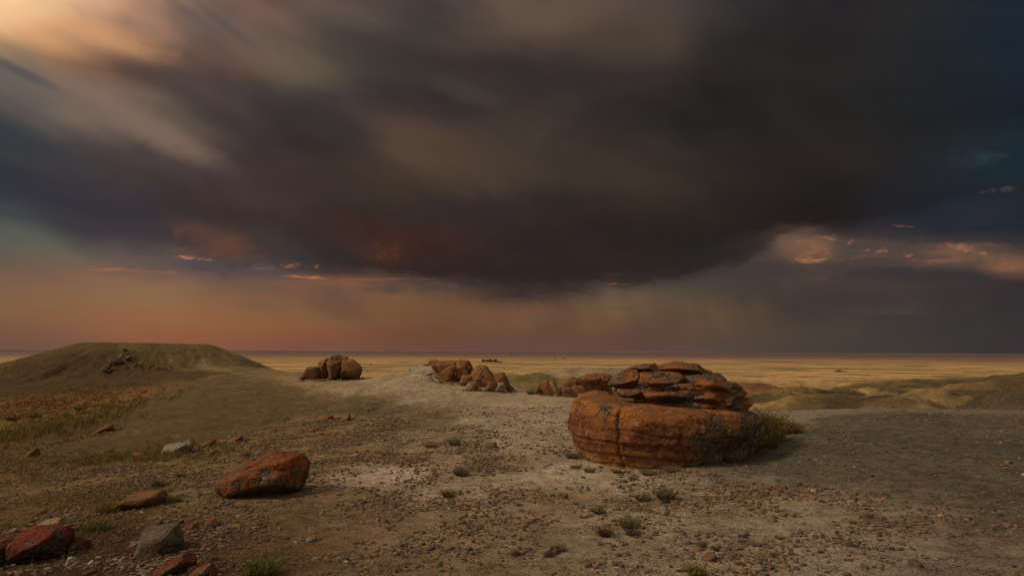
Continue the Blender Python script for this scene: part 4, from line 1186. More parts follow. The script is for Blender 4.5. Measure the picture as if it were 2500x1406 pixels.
bpart("loose_block", [(1685,962),(1745,958),(1762,972),(1745,988),(1688,982)], 9.68, 0.4, 28, noise=.06, sub=5, strata=.02)
bpart("loose_block", [(1570,958),(1650,956),(1678,966),(1655,978),(1580,975)], 9.62, 0.5, 29, noise=.06, sub=5, strata=.02)
bpart("loose_block", [(1505,948),(1560,950),(1572,962),(1555,974),(1512,968)], 9.85, 0.5, 30, noise=.06, sub=5, strata=.02)
STONES.append((BX, BY, 1.5))

# ---- foreground stones on the left
stone("lichen_boulder", [(533,1192),(545,1165),(595,1134),(650,1112),(715,1118),(750,1135),(748,1160),(726,1188),(640,1203),(562,1217),(548,1206)], M['red'],
      "fallen boulder thickly crusted with bright red orange lichen, alone on the stony slope", 'boulder', thick=0.75, seed=31, sub=6, noise=.06, p=16,
      parts=[("upper_lobe", [(628,1135),(642,1108),(668,1100),(742,1105),(759,1130),(752,1155),(720,1165),(650,1155)], None, 0.72, 0.05, 32)])
stone("brown_stone", [(282,1233),(330,1200),(395,1196),(403,1207),(385,1226),(350,1232),(343,1241),(300,1244)], M['brown'],
      "wedge of plain brown slab poking from weedy ground left of the red lichen boulder", thick=0.5, seed=33, p=24, noise=.03)
stone("speckled_boulder", [(347,1300),(358,1283),(434,1279),(448,1303),(451,1325),(440,1347),(405,1356),(348,1352)], M['grey'],
      "blocky speckled grey stone with flat top, biggest of the grey stones", thick=0.42, seed=34, p=18, noise=.035, sub=6)
stone("leaning_stone", [(368,1402),(428,1358),(450,1345),(470,1362),(438,1378),(392,1408)], M['deep_red'],
      "thin red edged slab tipped against the foot of the grey speckled stone", thick=0.30, seed=35, p=22, noise=.05)
stone("red_stone", [(462,1402),(480,1385),(518,1371),(523,1385),(492,1409)], M['red'],
      "long low stone with orange lichen end at the bottom edge", thick=0.2, seed=36, p=18)
stone("round_stone", [(456,1385),(466,1377),(476,1382),(476,1395),(460,1397)], M['tan'],
      "pinkish rounded stone tucked against the orange lichened stone at the bottom edge", thick=0.08, seed=37, p=8, sub=4)
stone("dark_red_boulder", [(48,1303),(72,1285),(130,1279),(160,1290),(169,1312),(160,1337),(120,1352),(60,1368),(34,1376),(28,1342)], M['deep_red'],
      "dark red lichened boulder in the bottom left corner cluster, largest of it", 'boulder', thick=0.55, seed=38, p=15, noise=.05, sub=6)
stone("tan_stone", [(72,1290),(108,1269),(150,1261),(161,1292),(152,1304),(80,1304)], M['tan'],
      "smooth tan slab leaning up behind the dark red boulder", thick=0.3, seed=39, p=20, Y=7.15, noise=.03)
stone("dark_red_block", [(-30,1322),(24,1312),(41,1322),(35,1352),(26,1378),(-30,1388)], M['deep_red'],
      "red lichened block cut off by the left edge of the view", thick=0.5, seed=40, p=15)
stone("broken_shard", [(163,1318),(194,1308),(213,1318),(213,1335),(200,1343),(166,1347)], M['deep_red'],
      "dark broken shard on the right end of the dark red boulder", thick=0.3, seed=41, p=20)
stone("small_stone", [(20,1300),(32,1288),(44,1287),(44,1298),(28,1303)], M['tan'], "small yellowish stone left of the leaning tan slab", thick=0.1, seed=42, sub=4)
stone("white_stone", [(161,1372),(166,1360),(178,1358),(184,1368),(180,1378),(166,1378)], M['white'], "knobbly whitish stone just in front of the dark red boulder", thick=0.1, seed=43, sub=5, p=8, noise=.12)
stone("flat_stone", [(178,1380),(196,1370),(197,1376),(183,1384)], M['tan'], "thin pale chip beside the knobbly whitish stone", thick=0.08, seed=44, sub=4)
stone("flat_stone", [(217,1376),(226,1369),(230,1374),(222,1378)], M['white'], "tiny cream chip between the whitish stone and the grey speckled stone", thick=0.06, seed=45, sub=4)
stone("pink_stone", [(293,1366),(300,1357),(309,1358),(309,1368),(297,1371)], M['tan'], "pink rounded pebble left of the grey speckled stone's foot", thick=0.09, seed=46, sub=4, p=8)
stone("flat_stone", [(328,1327),(345,1319),(347,1330),(335,1333)], M['tan'], "pale stone touching the left side of the grey speckled stone", thick=0.1, seed=47, sub=4)
stone("red_stone", [(459,1288),(466,1276),(477,1275),(484,1287),(478,1293),(462,1294)], M['red'], "small pointed red stone right of the grey speckled stone", thick=0.14, seed=48, sub=4)
stone("red_stone", [(499,1276),(505,1266),(525,1267),(538,1276),(534,1290),(504,1290)], M['red'], "squat red lichened stone halfway between grey speckled stone and big lichen boulder", thick=0.2, seed=49, sub=5)
stone("pale_boulder", [(397,1105),(405,1085),(440,1078),(465,1073),(473,1083),(468,1099),(440,1107),(400,1109)], M['pale'],
      "smooth pale grey boulder set in dry grass at the foot of the clay flank", 'boulder', thick=0.4, seed=50, p=13, noise=.04)
stone("red_chip", [(450,1082),(458,1070),(470,1070),(476,1082),(470,1088)], M['rust'], "orange chip peeping over the pale grey boulder", thick=0.2, seed=51, sub=4, Y=13.6)
stone("tan_stone", [(237,1050),(262,1036),(275,1034),(279,1043),(243,1057)], M['rust'], "loaf shaped orange slab lying alone on the dark clay slope", thick=0.4, seed=52, p=18, sub=4)
stone("flat_stone", [(215,1062),(230,1054),(240,1056),(232,1062)], M['brown'], "small brown slab touching the low end of the loaf shaped slab", thick=0.25, seed=53, sub=4)
stone("brown_stone", [(59,1116),(72,1101),(90,1092),(95,1108),(78,1118)], M['brown'], "dark brown tilted block near the left edge above the grass band", thick=0.3, seed=54, sub=4, p=20)
stone("red_stone", [(325,1103),(348,1107),(362,1115),(334,1119),(327,1117)], M['rust'], "low reddish slab in grass left of the pale grey boulder", thick=0.25, seed=55, sub=4)
stone("orange_stone", [(480,1089),(520,1071),(526,1078),(500,1092)], M['rust'], "tilted orange slab right of the pale grey boulder", thick=0.35, seed=56, sub=4, p=20)
stone("orange_stone", [(488,1106),(528,1096),(532,1100),(500,1108)], M['brown'], "long flat rusty slab below the tilted orange slab", thick=0.3, seed=57, sub=4, p=20)
stone("orange_stone", [(550,1078),(575,1066),(594,1064),(590,1073),(570,1080)], M['rust'], "low orange slab on stony ground up the slope behind the lichen boulder", thick=0.35, seed=58, sub=4)
stone("orange_stone", [(586,1116),(590,1104),(604,1104),(608,1114),(600,1118)], M['rust'], "small orange block close behind the red lichen boulder", thick=0.15, seed=59, sub=4)
stone("orange_stone", [(781,1017),(800,1012),(816,1013),(812,1022),(790,1028)], M['rust'], "flat topped orange slab on the bank below the clay path", thick=0.4, seed=60, sub=4)
stone("orange_stone", [(834,1024),(845,1012),(856,1008),(857,1020),(842,1027)], M['rust'], "smaller orange block just right of the flat topped slab on the bank", thick=0.3, seed=61, sub=4)
stone("orange_stone", [(750,1052),(765,1040),(780,1045),(776,1053)], M['rust'], "rusty block among stones below the flat topped slab on the bank", thick=0.25, seed=62, sub=4)
stone("leaning_stone", [(898,1000),(905,991),(912,992),(903,1001)], M['tan'], "small light stone tilted on the dark bank below the path", thick=0.14, seed=63, sub=4)
stone("orange_stone", [(692,1024),(696,1014),(701,1015),(701,1023)], M['rust'], "pinkish upright chip on the bank left of the flat topped slab", thick=0.1, seed=64, sub=4)
stone("brown_block", [(1178,1094),(1181,1078),(1187,1075),(1212,1078),(1214,1091),(1208,1096)], M['tan'],
      "brown cube shaped stone alone on the path left of the largest boulder", thick=0.17, seed=65, p=24, sub=5, noise=.03)
stone("brown_stone", [(1243,1358),(1244,1344),(1256,1339),(1268,1344),(1268,1357)], M['brown'], "reddish brown cobble near the bottom centre", thick=0.08, seed=66, sub=4, p=9)
stone("speckled_stone", [(488,1190),(500,1172),(525,1168),(540,1178),(535,1190)], M['grey'], "grey speckled stone lying behind the left tip of the red lichen boulder", thick=0.3, seed=67, sub=4, Y=9.4)
stone("black_stone", [(528,1296),(538,1282),(560,1284),(566,1295)], M['grey'], "dark flat stone right of the squat red lichened stone", thick=0.12, seed=68, sub=4)

# ---- boulder groups on the far side of the path
G1 = "split boulder at the ridge left of the centre"
stone("split_boulder", [(743,910),(751,897),(767,893),(778,899),(779,913)], M['brown'], "small dark boulder at the left end of the ridge group by the butte", 'boulder', group=G1, seed=71, thick=.6, Y=27.5, sub=4)
stone("split_boulder", [(779,886),(788,876),(803,872),(806,890),(804,914),(779,912)], M['rust'], "narrow left piece of the split boulder on the ridge by the butte", 'boulder', group=G1, seed=72, thick=1.3, Y=27.6, sub=5)
stone("split_boulder", [(802,884),(811,868),(826,865),(846,872),(845,893),(834,916),(806,914)], M['rust'], "tallest rounded middle piece of the split boulder on the ridge by the butte", 'boulder', group=G1, seed=73, thick=1.6, Y=27.0, sub=5, p=10)
stone("split_boulder", [(840,878),(858,875),(872,884),(881,900),(875,924),(855,922),(833,916)], M['rust'], "right piece of the split boulder on the ridge, dark hollow at its foot", 'boulder', group=G1, seed=74, thick=1.5, Y=26.8, sub=5, p=12)
G2 = "broken boulders beside the clay mound"
stone("broken_boulder", [(1045,890),(1052,879),(1068,880),(1078,882),(1074,893)], M['brown'], "small block on the crest of the clay mound", group=G2, seed=75, thick=.5, Y=24.5, sub=4)
stone("broken_boulder", [(1059,892),(1068,882),(1085,880),(1111,878),(1115,890),(1112,925),(1104,938),(1086,930),(1072,912)], M['rust'], "tall orange wedge leaning on the right flank of the clay mound", 'boulder', group=G2, seed=76, thick=1.0, Y=22.6, sub=5)
stone("broken_boulder", [(1074,914),(1092,895),(1109,889),(1113,900),(1105,920),(1092,928),(1079,924)], M['rust'], "bright orange flake standing against the front of the tall wedge", group=G2, seed=77, thick=.35, Y=22.2, sub=4)
stone("broken_boulder", [(1112,888),(1119,879),(1140,879),(1150,888),(1153,905),(1151,925),(1136,934),(1112,930)], M['cap'], "dark lichened block with yellow patch between the two orange wedges", 'boulder', group=G2, seed=78, thick=1.0, Y=22.4, sub=5, p=12)
stone("broken_boulder", [(1154,912),(1161,895),(1168,891),(1186,892),(1194,908),(1212,930),(1200,939),(1170,939),(1154,926)], M['rust'], "orange peaked boulder second from right beside the clay mound", 'boulder', group=G2, seed=79, thick=1.0, Y=21.6, sub=5)
stone("broken_boulder", [(1208,918),(1219,909),(1231,909),(1237,925),(1246,946),(1226,948),(1210,938)], M['cap'], "dark leaning slab at the right end of the mound boulders", group=G2, seed=80, thick=.6, Y=21.0, sub=5)
stone("broken_boulder", [(1138,948),(1146,932),(1160,931),(1168,942),(1164,950)], M['tan'], "low tan slab in rubble below the peaked boulder", group=G2, seed=81, thick=.4, Y=20.8, sub=4)
stone("broken_boulder", [(1214,945),(1218,932),(1230,934),(1234,947)], M['tan'], "tan chunk at the foot of the dark leaning slab", group=G2, seed=82, thick=.3, Y=20.6, sub=4)
stone("broken_boulder", [(1126,928),(1130,915),(1150,914),(1154,925),(1144,931)], M['rust'], "small orange block wedged below the dark lichened block", group=G2, seed=83, thick=.4, Y=21.9, sub=4)
stone("broken_boulder", [(1190,942),(1196,930),(1212,934),(1216,946)], M['brown'], "brown block fallen right of the peaked boulder", group=G2, seed=84, thick=.3, Y=20.7, sub=4)
stone("broken_boulder", [(1100,935),(1102,915),(1122,912),(1128,934)], M['brown'], "shaded brown block filling the gap behind the tall wedge's foot", group=G2, seed=101, thick=.7, Y=22.8, sub=4)
stone("broken_boulder", [(1146,936),(1148,905),(1162,903),(1168,936)], M['brown'], "narrow brown block between the dark lichened block and the peaked boulder", group=G2, seed=102, thick=.7, Y=22.3, sub=4)
stone("broken_boulder", [(1196,940),(1200,915),(1216,912),(1222,942)], M['brown'], "brown block between the peaked boulder and the dark leaning slab", group=G2, seed=103, thick=.7, Y=21.8, sub=4)
G3 = "red rocks below the path edge"
stone("red_rock", [(1322,945),(1327,930),(1336,925),(1350,926),(1356,940),(1362,970),(1342,968),(1328,957)], M['rust'], "rounded orange rock, biggest at the left of the group below the path edge", group=G3, seed=85, thick=.5, Y=20.2, sub=5, p=10)
stone("red_rock", [(1342,932),(1351,928),(1368,953),(1364,972),(1357,968)], M['tan'], "grey slab leaning on the rounded orange rock", group=G3, seed=86, thick=.35, Y=19.9, sub=4, p=20)
stone("red_rock", [(1366,955),(1376,940),(1390,945),(1408,963),(1406,978),(1366,974)], M['brown'], "brown sloping block right of the leaning grey slab", group=G3, seed=87, thick=.5, Y=19.9, sub=4)
stone("red_rock", [(1394,950),(1404,940),(1420,942),(1433,956),(1430,974),(1402,972)], M['rust'], "angular orange block nearest the left side of the largest boulder", group=G3, seed=88, thick=.5, Y=20.0, sub=4)
stone("red_rock", [(1376,940),(1398,920),(1415,918),(1434,941),(1412,945)], M['rust'], "roof shaped red rock behind the brown sloping block", group=G3, seed=89, thick=.6, Y=22.5, sub=5, p=22)
stone("red_rock", [(1422,922),(1442,912),(1475,911),(1491,917),(1491,931),(1440,932)], M['rust'], "wide flattened red rock with dark undercut base, behind the largest boulder", group=G3, seed=90, thick=1.0, Y=23.5, sub=5, p=9,
      parts=[("undercut_base", [(1430,929),(1486,929),(1490,944),(1436,944)], M['cap'], .8, -0.02, 91)])
stone("red_rock", [(1304,958),(1308,943),(1318,935),(1326,945),(1326,960)], M['brown'], "small dark rock at the left end of the group below the path edge", group=G3, seed=92, thick=.4, Y=20.6, sub=4)
stone("red_rock", [(1436,958),(1455,951),(1490,956),(1488,962),(1440,962)], M['rust'], "thin flat slab lying beside the largest boulder's upper left side", group=G3, seed=93, thick=.5, Y=19.0, sub=4)
stone("red_rock", [(1410,972),(1414,962),(1428,964),(1430,974)], M['tan'], "small pale block beside the angular orange block", group=G3, seed=94, thick=.2, Y=18.8, sub=4)

# ---- rubble on the face of the butte
rr_ = random.Random(5)
def small_rock_mesh(nm, seed, sub=3, p=8, flat=1.0, noise=0.10):
    rs = np.random.default_rng(seed)
    D, Fc = ico(sub)
    Nn = rs.normal(size=(11, 3)); Nn /= np.linalg.norm(Nn, axis=1)[:, None]
    Nn = np.vstack([Nn, np.eye(3), -np.eye(3)])
    h = rs.uniform(0.72, 1.05, len(Nn))
    r = ((np.maximum(D @ Nn.T, 0) / h) ** p).sum(1) ** (-1 / p)
    V = D * r[:, None]
    V += D * (noise * fbm3(V * 1.6 + seed, 3))[:, None]
    V[:, 2] *= flat
    return np_mesh(nm, V, Fc)

rub = [small_rock_mesh("rubble_stone", 200 + i, 3, 30, 0.6, .12) for i in range(4)]
for me in rub: me.materials.append(M['rubble'])
pos_words = []
cnt = 0
for k in range(96):
    if k < 60:
        t = rr_.random()
        u = 312 - t * 62 + rr_.gauss(0, 9); v = 868 + t * 42 + rr_.gauss(0, 4)
    else:
        t = rr_.random()
        u = 305 + t * 110 + rr_.gauss(0, 6); v = 886 + t * 20 + rr_.gauss(0, 3)
    p = hit(u, v)
    if p[1] > 70: continue
    o = link("rubble_stone", rub[k % 4], None, None, (p[0], p[1], p[2] + 0.03))
    s = rr_.uniform(0.08, 0.24) if k < 60 else rr_.uniform(0.05, 0.11)
    o.scale = (s, s * rr_.uniform(.6, 1), s * rr_.uniform(.5, 1.0))
    o.rotation_euler = (rr_.uniform(-.3, .3), rr_.uniform(-.9, -.2), rr_.uniform(0, 6.28))
    tag(o, "pale broken stone in the rubble outcrop on the face of the flat topped butte" if k < 60 else "small chip trailing right from the rubble outcrop on the butte",
        "rock", "rubble on the face of the butte")

# ------------------------------------------------------------------ plants
def leaf_mat(name, c1, c2, scale=3.0):
    m, N = new_mat(name)
    pos = N.node('ShaderNodeTexCoord').outputs['Object']
    vc = N.node('ShaderNodeVertexColor', layer_name="Tint").outputs[0]
    t = N.sep(vc)[0]
    n = N.noise(pos, scale, 3, .6)
    f = N.math('ADD', N.math('MULTIPLY', t, 0.7), N.math('MULTIPLY', N.math('SUBTRACT', n, .35), 0.6), clamp=True)
    c = N.mix(f, c1, c2)
    finish(N, c, 0.8, spec=0.15)
    return m

GM = {
 'sage': leaf_mat("grey_green_leaf", (.13, .115, .06), (.28, .22, .125)),
 'green': leaf_mat("olive_green_leaf", (.09, .10, .03), (.20, .19, .06)),
 'yellow': leaf_mat("yellow_green_leaf", (.10, .085, .02), (.30, .24, .05)),
 'straw': leaf_mat("dry_straw", (.14, .10, .04), (.30, .22, .10), 0.12),
 'drygreen': leaf_mat("dry_green_grass", (.14, .105, .035), (.30, .22, .08), 0.5),
 'twig': leaf_mat("dry_twig", (.13, .085, .05), (.30, .21, .13)),
 'brown': leaf_mat("dead_brown_twig", (.09, .055, .03), (.22, .14, .085)),
 'ochre': leaf_mat("ochre_weed", (.15, .08, .03), (.34, .18, .06), 0.6),
}

def blades(P, H, Wd, lean, rs, bend=0.5):
    "P (n,3) roots, H heights, Wd widths, lean (n,2): curved tapering blades of five vertices"
    n = len(P)
    a = rs.random(n) * 2 * np.pi
    wv = np.stack([np.cos(a), np.sin(a), np.zeros(n)], 1) * Wd[:, None] * 0.5
    L = np.column_stack([lean, np.ones(n)])
    mid = P + np.column_stack([lean * 0.40, np.full(n, 0.55)]) * H[:, None]
    tip = P + np.column_stack([lean * (1 + bend * 0.3), np.full(n, 0.95)]) * H[:, None]
    V = np.stack([P - wv, P + wv, mid - wv * 0.7, mid + wv * 0.7, tip], 1).reshape(-1, 3)
    i = np.arange(n) * 5
    T = np.concatenate([np.stack([i, i+1, i+3], 1), np.stack([i, i+3, i+2], 1), np.stack([i+2, i+3, i+4], 1)])
    tint = np.repeat(rs.random(n), 5)
    return V, T, np.column_stack([tint, tint, tint])

def tuft_mesh(nm, rad, h, n, seed, spread=0.7, width=0.006, leaves=0):
    rs = np.random.default_rng(seed)
    r = rad * 0.55 * np.sqrt(rs.random(n)); a = rs.random(n) * 2 * np.pi
    P = np.stack([r * np.cos(a), r * np.sin(a), np.full(n, -0.01)], 1)
    H = h * rs.uniform(0.45, 1.05, n) * (1 - 0.35 * (r / (rad * .55 + 1e-6)) ** 2)
    out = (r / (rad * 0.55)) [:, None] * np.stack([np.cos(a), np.sin(a)], 1)
    lean = out * spread + rs.normal(size=(n, 2)) * 0.22
    V, T, C = blades(P, H, np.full(n, width) * rs.uniform(.6, 1.4, n), lean, rs)
    if leaves:
        # small leaves along the stems
        k = rs.integers(0, n, leaves); t = rs.uniform(0.25, 1.0, leaves)
        root, mid, tip = P[k], V.reshape(n, 5, 3)[k, 2], V.reshape(n, 5, 3)[k, 4]
        q = np.where((t < .5)[:, None], root + (mid - root) * (t * 2)[:, None], mid + (tip - mid) * ((t - .5) * 2)[:, None])
        ln = rs.normal(size=(leaves, 2)) * 0.7
        V2, T2, C2 = blades(q + rs.normal(size=(leaves, 3)) * rad * .03, h * rs.uniform(.06, .16, leaves), np.full(leaves, width * 2.2), ln, rs)
        T = np.vstack([T, T2 + len(V)]); V = np.vstack([V, V2]); C = np.vstack([C, C2])
    return np_mesh(nm, V, T, False, {"Tint": C})

def plant(name, u, v, wpx, hpx, mat, label, n=260, seed=1, group=None, cat="plant", spread=.7, leaves=0, Y=None, width=None, dz=0.0):
    p = hit(u, v) if Y is None else None
    if p is None:
        q = at(u, v, Y); p = np.array([q[0], Y, hz(q[0], Y)])
    rad = wpx / F * p[1] * 0.5; h = hpx / F * p[1]
    w = width or max(0.0035, 0.0011 * p[1] * 0.55)
    me = tuft_mesh(name, rad * 1.1, h, n, seed, spread, w, leaves)
    o = link(name, me, GM[mat], None, (p[0], p[1], p[2] + dz))
    tag(o, label, cat, group)
    return o

GT = "grey green tufts scattered over the stony ground"
TUFTS = [
 (1125, 1160, 52, 34, 'sage', "round grey green tuft on open ground midway between lichen boulder and largest boulder"),
 (1110, 1087, 34, 26, 'sage', "green tuft behind and left of the cube shaped stone"),
 (1052, 1092, 36, 18, 'sage', "low faint tuft left of the green tuft by the cube shaped stone"),
 (1460, 1253, 30, 30, 'sage', "upright sage tuft, leftmost of the tufts in front of the largest boulder"),
 (1535, 1288, 44, 46, 'sage', "tallest grey green tuft in front of the largest boulder"),
 (1625, 1218, 60, 30, 'sage', "wide pale tuft in front of the largest boulder, nearest to it"),
 (1570, 1222, 40, 22, 'sage', "small faint tuft left of the wide pale tuft"),
 (1476, 1308, 26, 36, 'brown', "thin dead brown tuft in front of the sage tufts"),
 (1362, 1342, 52, 32, 'sage', "low spreading tuft nearest the viewer right of centre"),
 (1092, 1214, 16, 22, 'yellow', "slender yellowish sprig below the round grey green tuft"),
 (640, 1404, 76, 56, 'green', "large bushy green tuft at the bottom edge left of centre"),
 (1700, 1404, 40, 34, 'yellow', "yellowish tuft at the bottom edge right of centre"),
 (1545, 1305, 30, 16, 'brown', "brown weed at the foot of the tallest grey green tuft"),
 (1030, 1165, 0, 0, None, None),
 (385, 1188, 26, 22, 'green', "small green weed above the brown slab"),
 (440, 1165, 26, 14, 'green', "tiny weed on the stony slope above the brown slab"),
 (270, 1250, 60, 30, 'drygreen', "bushy weed at the left end of the brown slab"),
 (425, 1225, 40, 20, 'drygreen', "dry weed at the right end of the brown slab"),
 (235, 1295, 70, 28, 'green', "dark green weed patch above the broken shard"),
 (600, 1112, 20, 14, 'green', "weed just behind the red lichen boulder"),
 (30, 1026, 34, 22, 'green', "dark green bush nearest the left edge in the grassy valley"),
 (85, 1022, 36, 20, 'green', "dark green bush second from the left edge in the grassy valley"),
 (265, 997, 36, 18, 'green', "bright green bush at the right end of the grassy valley"),
 (195, 1003, 24, 14, 'green', "small bush in the middle of the grassy valley"),
 (168, 1018, 22, 12, 'green', "low bush below the small valley bush"),
 (1340, 964, 0, 0, None, None),
 (1295, 962, 22, 14, 'green', "green plant on the path edge left of the red rocks"),
 (1398, 1118, 40, 26, 'sage', "dark green tuft tucked under the left side of the largest boulder"),
 (1405, 1142, 46, 18, 'sage', "flat tuft just left of the base of the largest boulder"),
 (1440, 1152, 36, 14, 'sage', "low green sprigs at the front left base of the largest boulder"),
 (1505, 1154, 18, 16, 'yellow', "yellow sprig below the vertical crack of the largest boulder"),
 (1585, 1158, 60, 24, 'sage', "tuft at the front base of the largest boulder right of its crack"),
 (1640, 1150, 60, 30, 'sage', "grey green tuft against the front right base of the largest boulder"),
 (1690, 1138, 50, 22, 'sage', "thin tuft under the dark right side of the largest boulder"),
 (1545, 1170, 26, 12, 'sage', "tiny tuft a little in front of the largest boulder"),
]
for i, (u, v, w, h, mt, lb) in enumerate(TUFTS):
    if mt is None: continue
    if 'tallest' in lb or 'wide pale' in lb or 'round grey' in lb:
        w, h = w * 1.15, h * 1.25
    plant("grass_tuft" if mt in ('sage', 'brown') else "weed", u, v, w * ((.6 + .35 * ((i * 7) % 5) / 4) if mt == 'sage' else 1), h * ((.55 + .4 * ((i * 3) % 4) / 3) if mt == 'sage' else 1), mt, lb, n=int(140 + w * 6), seed=300 + i,
          group=GT if mt == 'sage' else None, cat="tuft" if mt in ('sage', 'brown') else "weed", spread=1.1, leaves=int(w * 13), width=0.0032 + 0.00025 * max(0, (1406 - v)) / 40)

BR = "brush along the right side of the largest boulder"
BRUSH = [
 (1770, 1120, 80, 60, 'twig', "dead brown brush at the lower end against the boulder's right foot"),
 (1735, 1132, 56, 32, 'sage', "low grey brush at the front end of the brush row"),
 (1826, 1104, 70, 60, 'green', "green bush in the middle of the brush row"),
 (1806, 1112, 84, 104, 'twig', "tall dry brown brush hanging against the boulder's right shoulder"),
 (1858, 1092, 76, 78, 'yellow', "yellow green bush, brightest of the brush row"),
 (1850, 1080, 80, 86, 'twig', "tall twiggy brush at the upper end touching the boulder"),
 (1888, 1074, 66, 52, 'twig', "brown twiggy brush right of the bright yellow green bush"),
 (1902, 1056, 44, 40, 'yellow', "small yellowish bush near the right end of the brush row"),
 (1928, 1056, 64, 30, 'ochre', "low rusty weed trailing off at the right end of the brush row"),
 (1880, 1092, 46, 26, 'green', "small dark green bush in front of the brown twiggy brush"),
 (1872, 1058, 66, 62, 'yellow', "yellow green bush at the upper end behind the twiggy brush"),
 (1790, 1126, 60, 34, 'twig', "low dead twigs at the front of the tall dry brown brush"),
]
for i, (u, v, w, h, mt, lb) in enumerate(BRUSH):
    plant("bush", u, v, w, h, mt, lb, n=620, seed=400 + i, group=BR, cat="bush", spread=.6, leaves=2200 if mt != 'twig' else 1500, width=.0045)

def cover(name, mat, pts, hts, n_bl, seed, label, wfac=1.0):
    rs = np.random.default_rng(seed)
    pts = np.asarray(pts); n = len(pts)
    P = np.repeat(pts, n_bl, 0); H = np.repeat(hts, n_bl) * rs.uniform(.4, 1.1, n * n_bl)
    rad = np.repeat(hts * .55, n_bl)
    P = P + np.column_stack([rs.normal(size=(n * n_bl, 2)) * rad[:, None] * .6, np.full(n * n_bl, -.01)])
    lean = rs.normal(size=(n * n_bl, 2)) * 0.42
    Wd = np.maximum(0.004, 0.00075 * P[:, 1]) * wfac
    V, T, C = blades(P, H, Wd, lean, rs)
    o = link(name, np_mesh(name, V, T, False, {"Tint": C}), GM[mat])
    tag(o, label, None, None, "stuff")

def scatter_px(regions, seed):
    "points in photo-pixel ellipses dropped on the ground, patchy"
    rs = np.random.default_rng(seed)
    out = []; hh = []
    for (u, v, wu, wv, n, h, tilt) in regions:
        # sample on a coarse pixel lattice then jitter in world
        k = max(6, int(n / 12))
        for _ in range(k):
            a = rs.random() * 6.283; r = math.sqrt(rs.random())
            du, dv = wu * r * math.cos(a), wv * r * math.sin(a)
            p = hit(u + du, v + dv + tilt * du)
            m = 12
            sp_ = 0.018 * p[1]
            q = np.stack([p[0] + rs.normal(size=m) * sp_ * 2.0, p[1] + rs.normal(size=m) * sp_ * 3.0], 1)
            keep = fbm2(q[:, 0] * 1.1 + 40, q[:, 1] * 1.1, 3) > -0.12
            q = q[keep]
            if len(q):
                out.append(np.column_stack([q, np.zeros(len(q))])); hh.append(np.full(len(q), h))
    out = np.vstack(out); hh = np.concatenate(hh)
    out[:, 2] = height(out[:, 0], out[:, 1])
    return out, hh

pts, hh = scatter_px([(110,1050,130,10,520,.26,-.17),(250,1000,80,8,260,.22,-.25),(40,1068,60,10,260,.22,-.25),
                      (130,1128,170,10,520,.10,0),(360,1112,110,9,420,.13,0),(480,1112,60,8,160,.10,0),(300,1122,90,8,260,.12,0)], 61)
cover("dry_grass", 'drygreen', pts, hh, 9, 62, "tall dry grass in the valley and round the pale grey boulder")
pts, hh = scatter_px([(200,1180,180,26,500,.05,0),(330,1210,150,22,420,.06,0),(430,1180,80,16,200,.06,0),(150,1240,140,24,420,.06,0),(480,1205,60,14,160,.05,0),
                      (60,1290,70,20,140,.07,0),(250,1300,90,18,260,.06,0),(300,1255,90,16,260,.05,0),(520,1150,60,14,120,.05,0),(1000,1095,160,10,120,.04,0)], 63)
cover("ground_weeds", 'drygreen', pts, hh, 8, 64, "short dry weeds among the stones on the left slope", .8)
pts, hh = scatter_px([(170,985,170,28,900,.10,-.12),(60,1000,80,30,400,.10,-.1),(230,955,110,12,300,.09,-.1),(120,1082,150,10,300,.09,-.25),(60,1030,80,14,200,.1,-.1)], 65)
cover("reddish_weeds", 'ochre', pts, hh, 7, 66, "reddish low weeds on the foot of the butte", 1.0)

# prairie grass on the knolls beyond the edge
rs = np.random.default_rng(70)
Yr = np.exp(rs.uniform(math.log(20), math.log(150), 26000)); sr = rs.uniform(-0.15, 1.05, 26000)
q = np.stack([sr * Yr, Yr], 1)
keep = (Yr > np.interp(sr, ES, ED) + 5) & (fbm2(q[:, 0] / 9.0 + 20, q[:, 1] / 12.0, 4) > -0.05)
q = q[keep][:14000]
far_pts = np.column_stack([q, height(q[:, 0], q[:, 1])])
cover("prairie_grass", 'straw', far_pts, rs.uniform(.10, .26, len(q)), 5, 71, "straw coloured grass covering the knolls beyond the path edge", 1.0)

# ------------------------------------------------------------------ gravel and pebbles
def stone_field(x, y):
    s4 = soil(x, y)[:, 3]
    n = fbm2(x * 0.9 + 3, y * 0.9, 4, .6)
    return np.clip(s4 * 1.1 - 0.1, 0, 1) * np.clip(0.42 + 2.6 * n, 0.03, 1.7)

def inside_stone(x, y, pad=1.0):
    bad = np.zeros(len(x), bool)
    for (a, b, r) in STONES:
        bad |= np.hypot(x - a, y - b) < r * pad
    return bad

PCOL = np.array([(.15,.085,.05),(.20,.115,.065),(.11,.07,.05),(.30,.17,.075),(.21,.165,.12),(.09,.08,.068),(.38,.32,.24),(.22,.11,.07),(.05,.045,.04),(.24,.18,.12)])
PW = np.array([.24,.16,.18,.06,.13,.08,.02,.05,.05,.03]); PW = PW / PW.sum()
rs = np.random.default_rng(90)
NG = 260000
gy_ = 3.2 + (17 - 3.2) * rs.random(NG) ** 0.8
gx_ = rs.uniform(-1, 1, NG) * (gy_ * 0.84 + 0.8)
acc = rs.random(NG) * 1.0 < stone_field(gx_, gy_)
acc &= ~inside_stone(gx_, gy_, .95)
gx_, gy_ = gx_[acc][:80000], gy_[acc][:80000]
cx_, cy_ = [], []
for (a_, b_, r_) in STONES:
    k_ = int(40 + 60 * min(r_, 1.2))
    th_ = rs.random(k_) * 2 * np.pi; q_ = r_ * (0.85 + 0.9 * rs.random(k_) ** 1.6)
    cx_.append(a_ + q_ * np.cos(th_)); cy_.append(b_ + q_ * np.sin(th_))
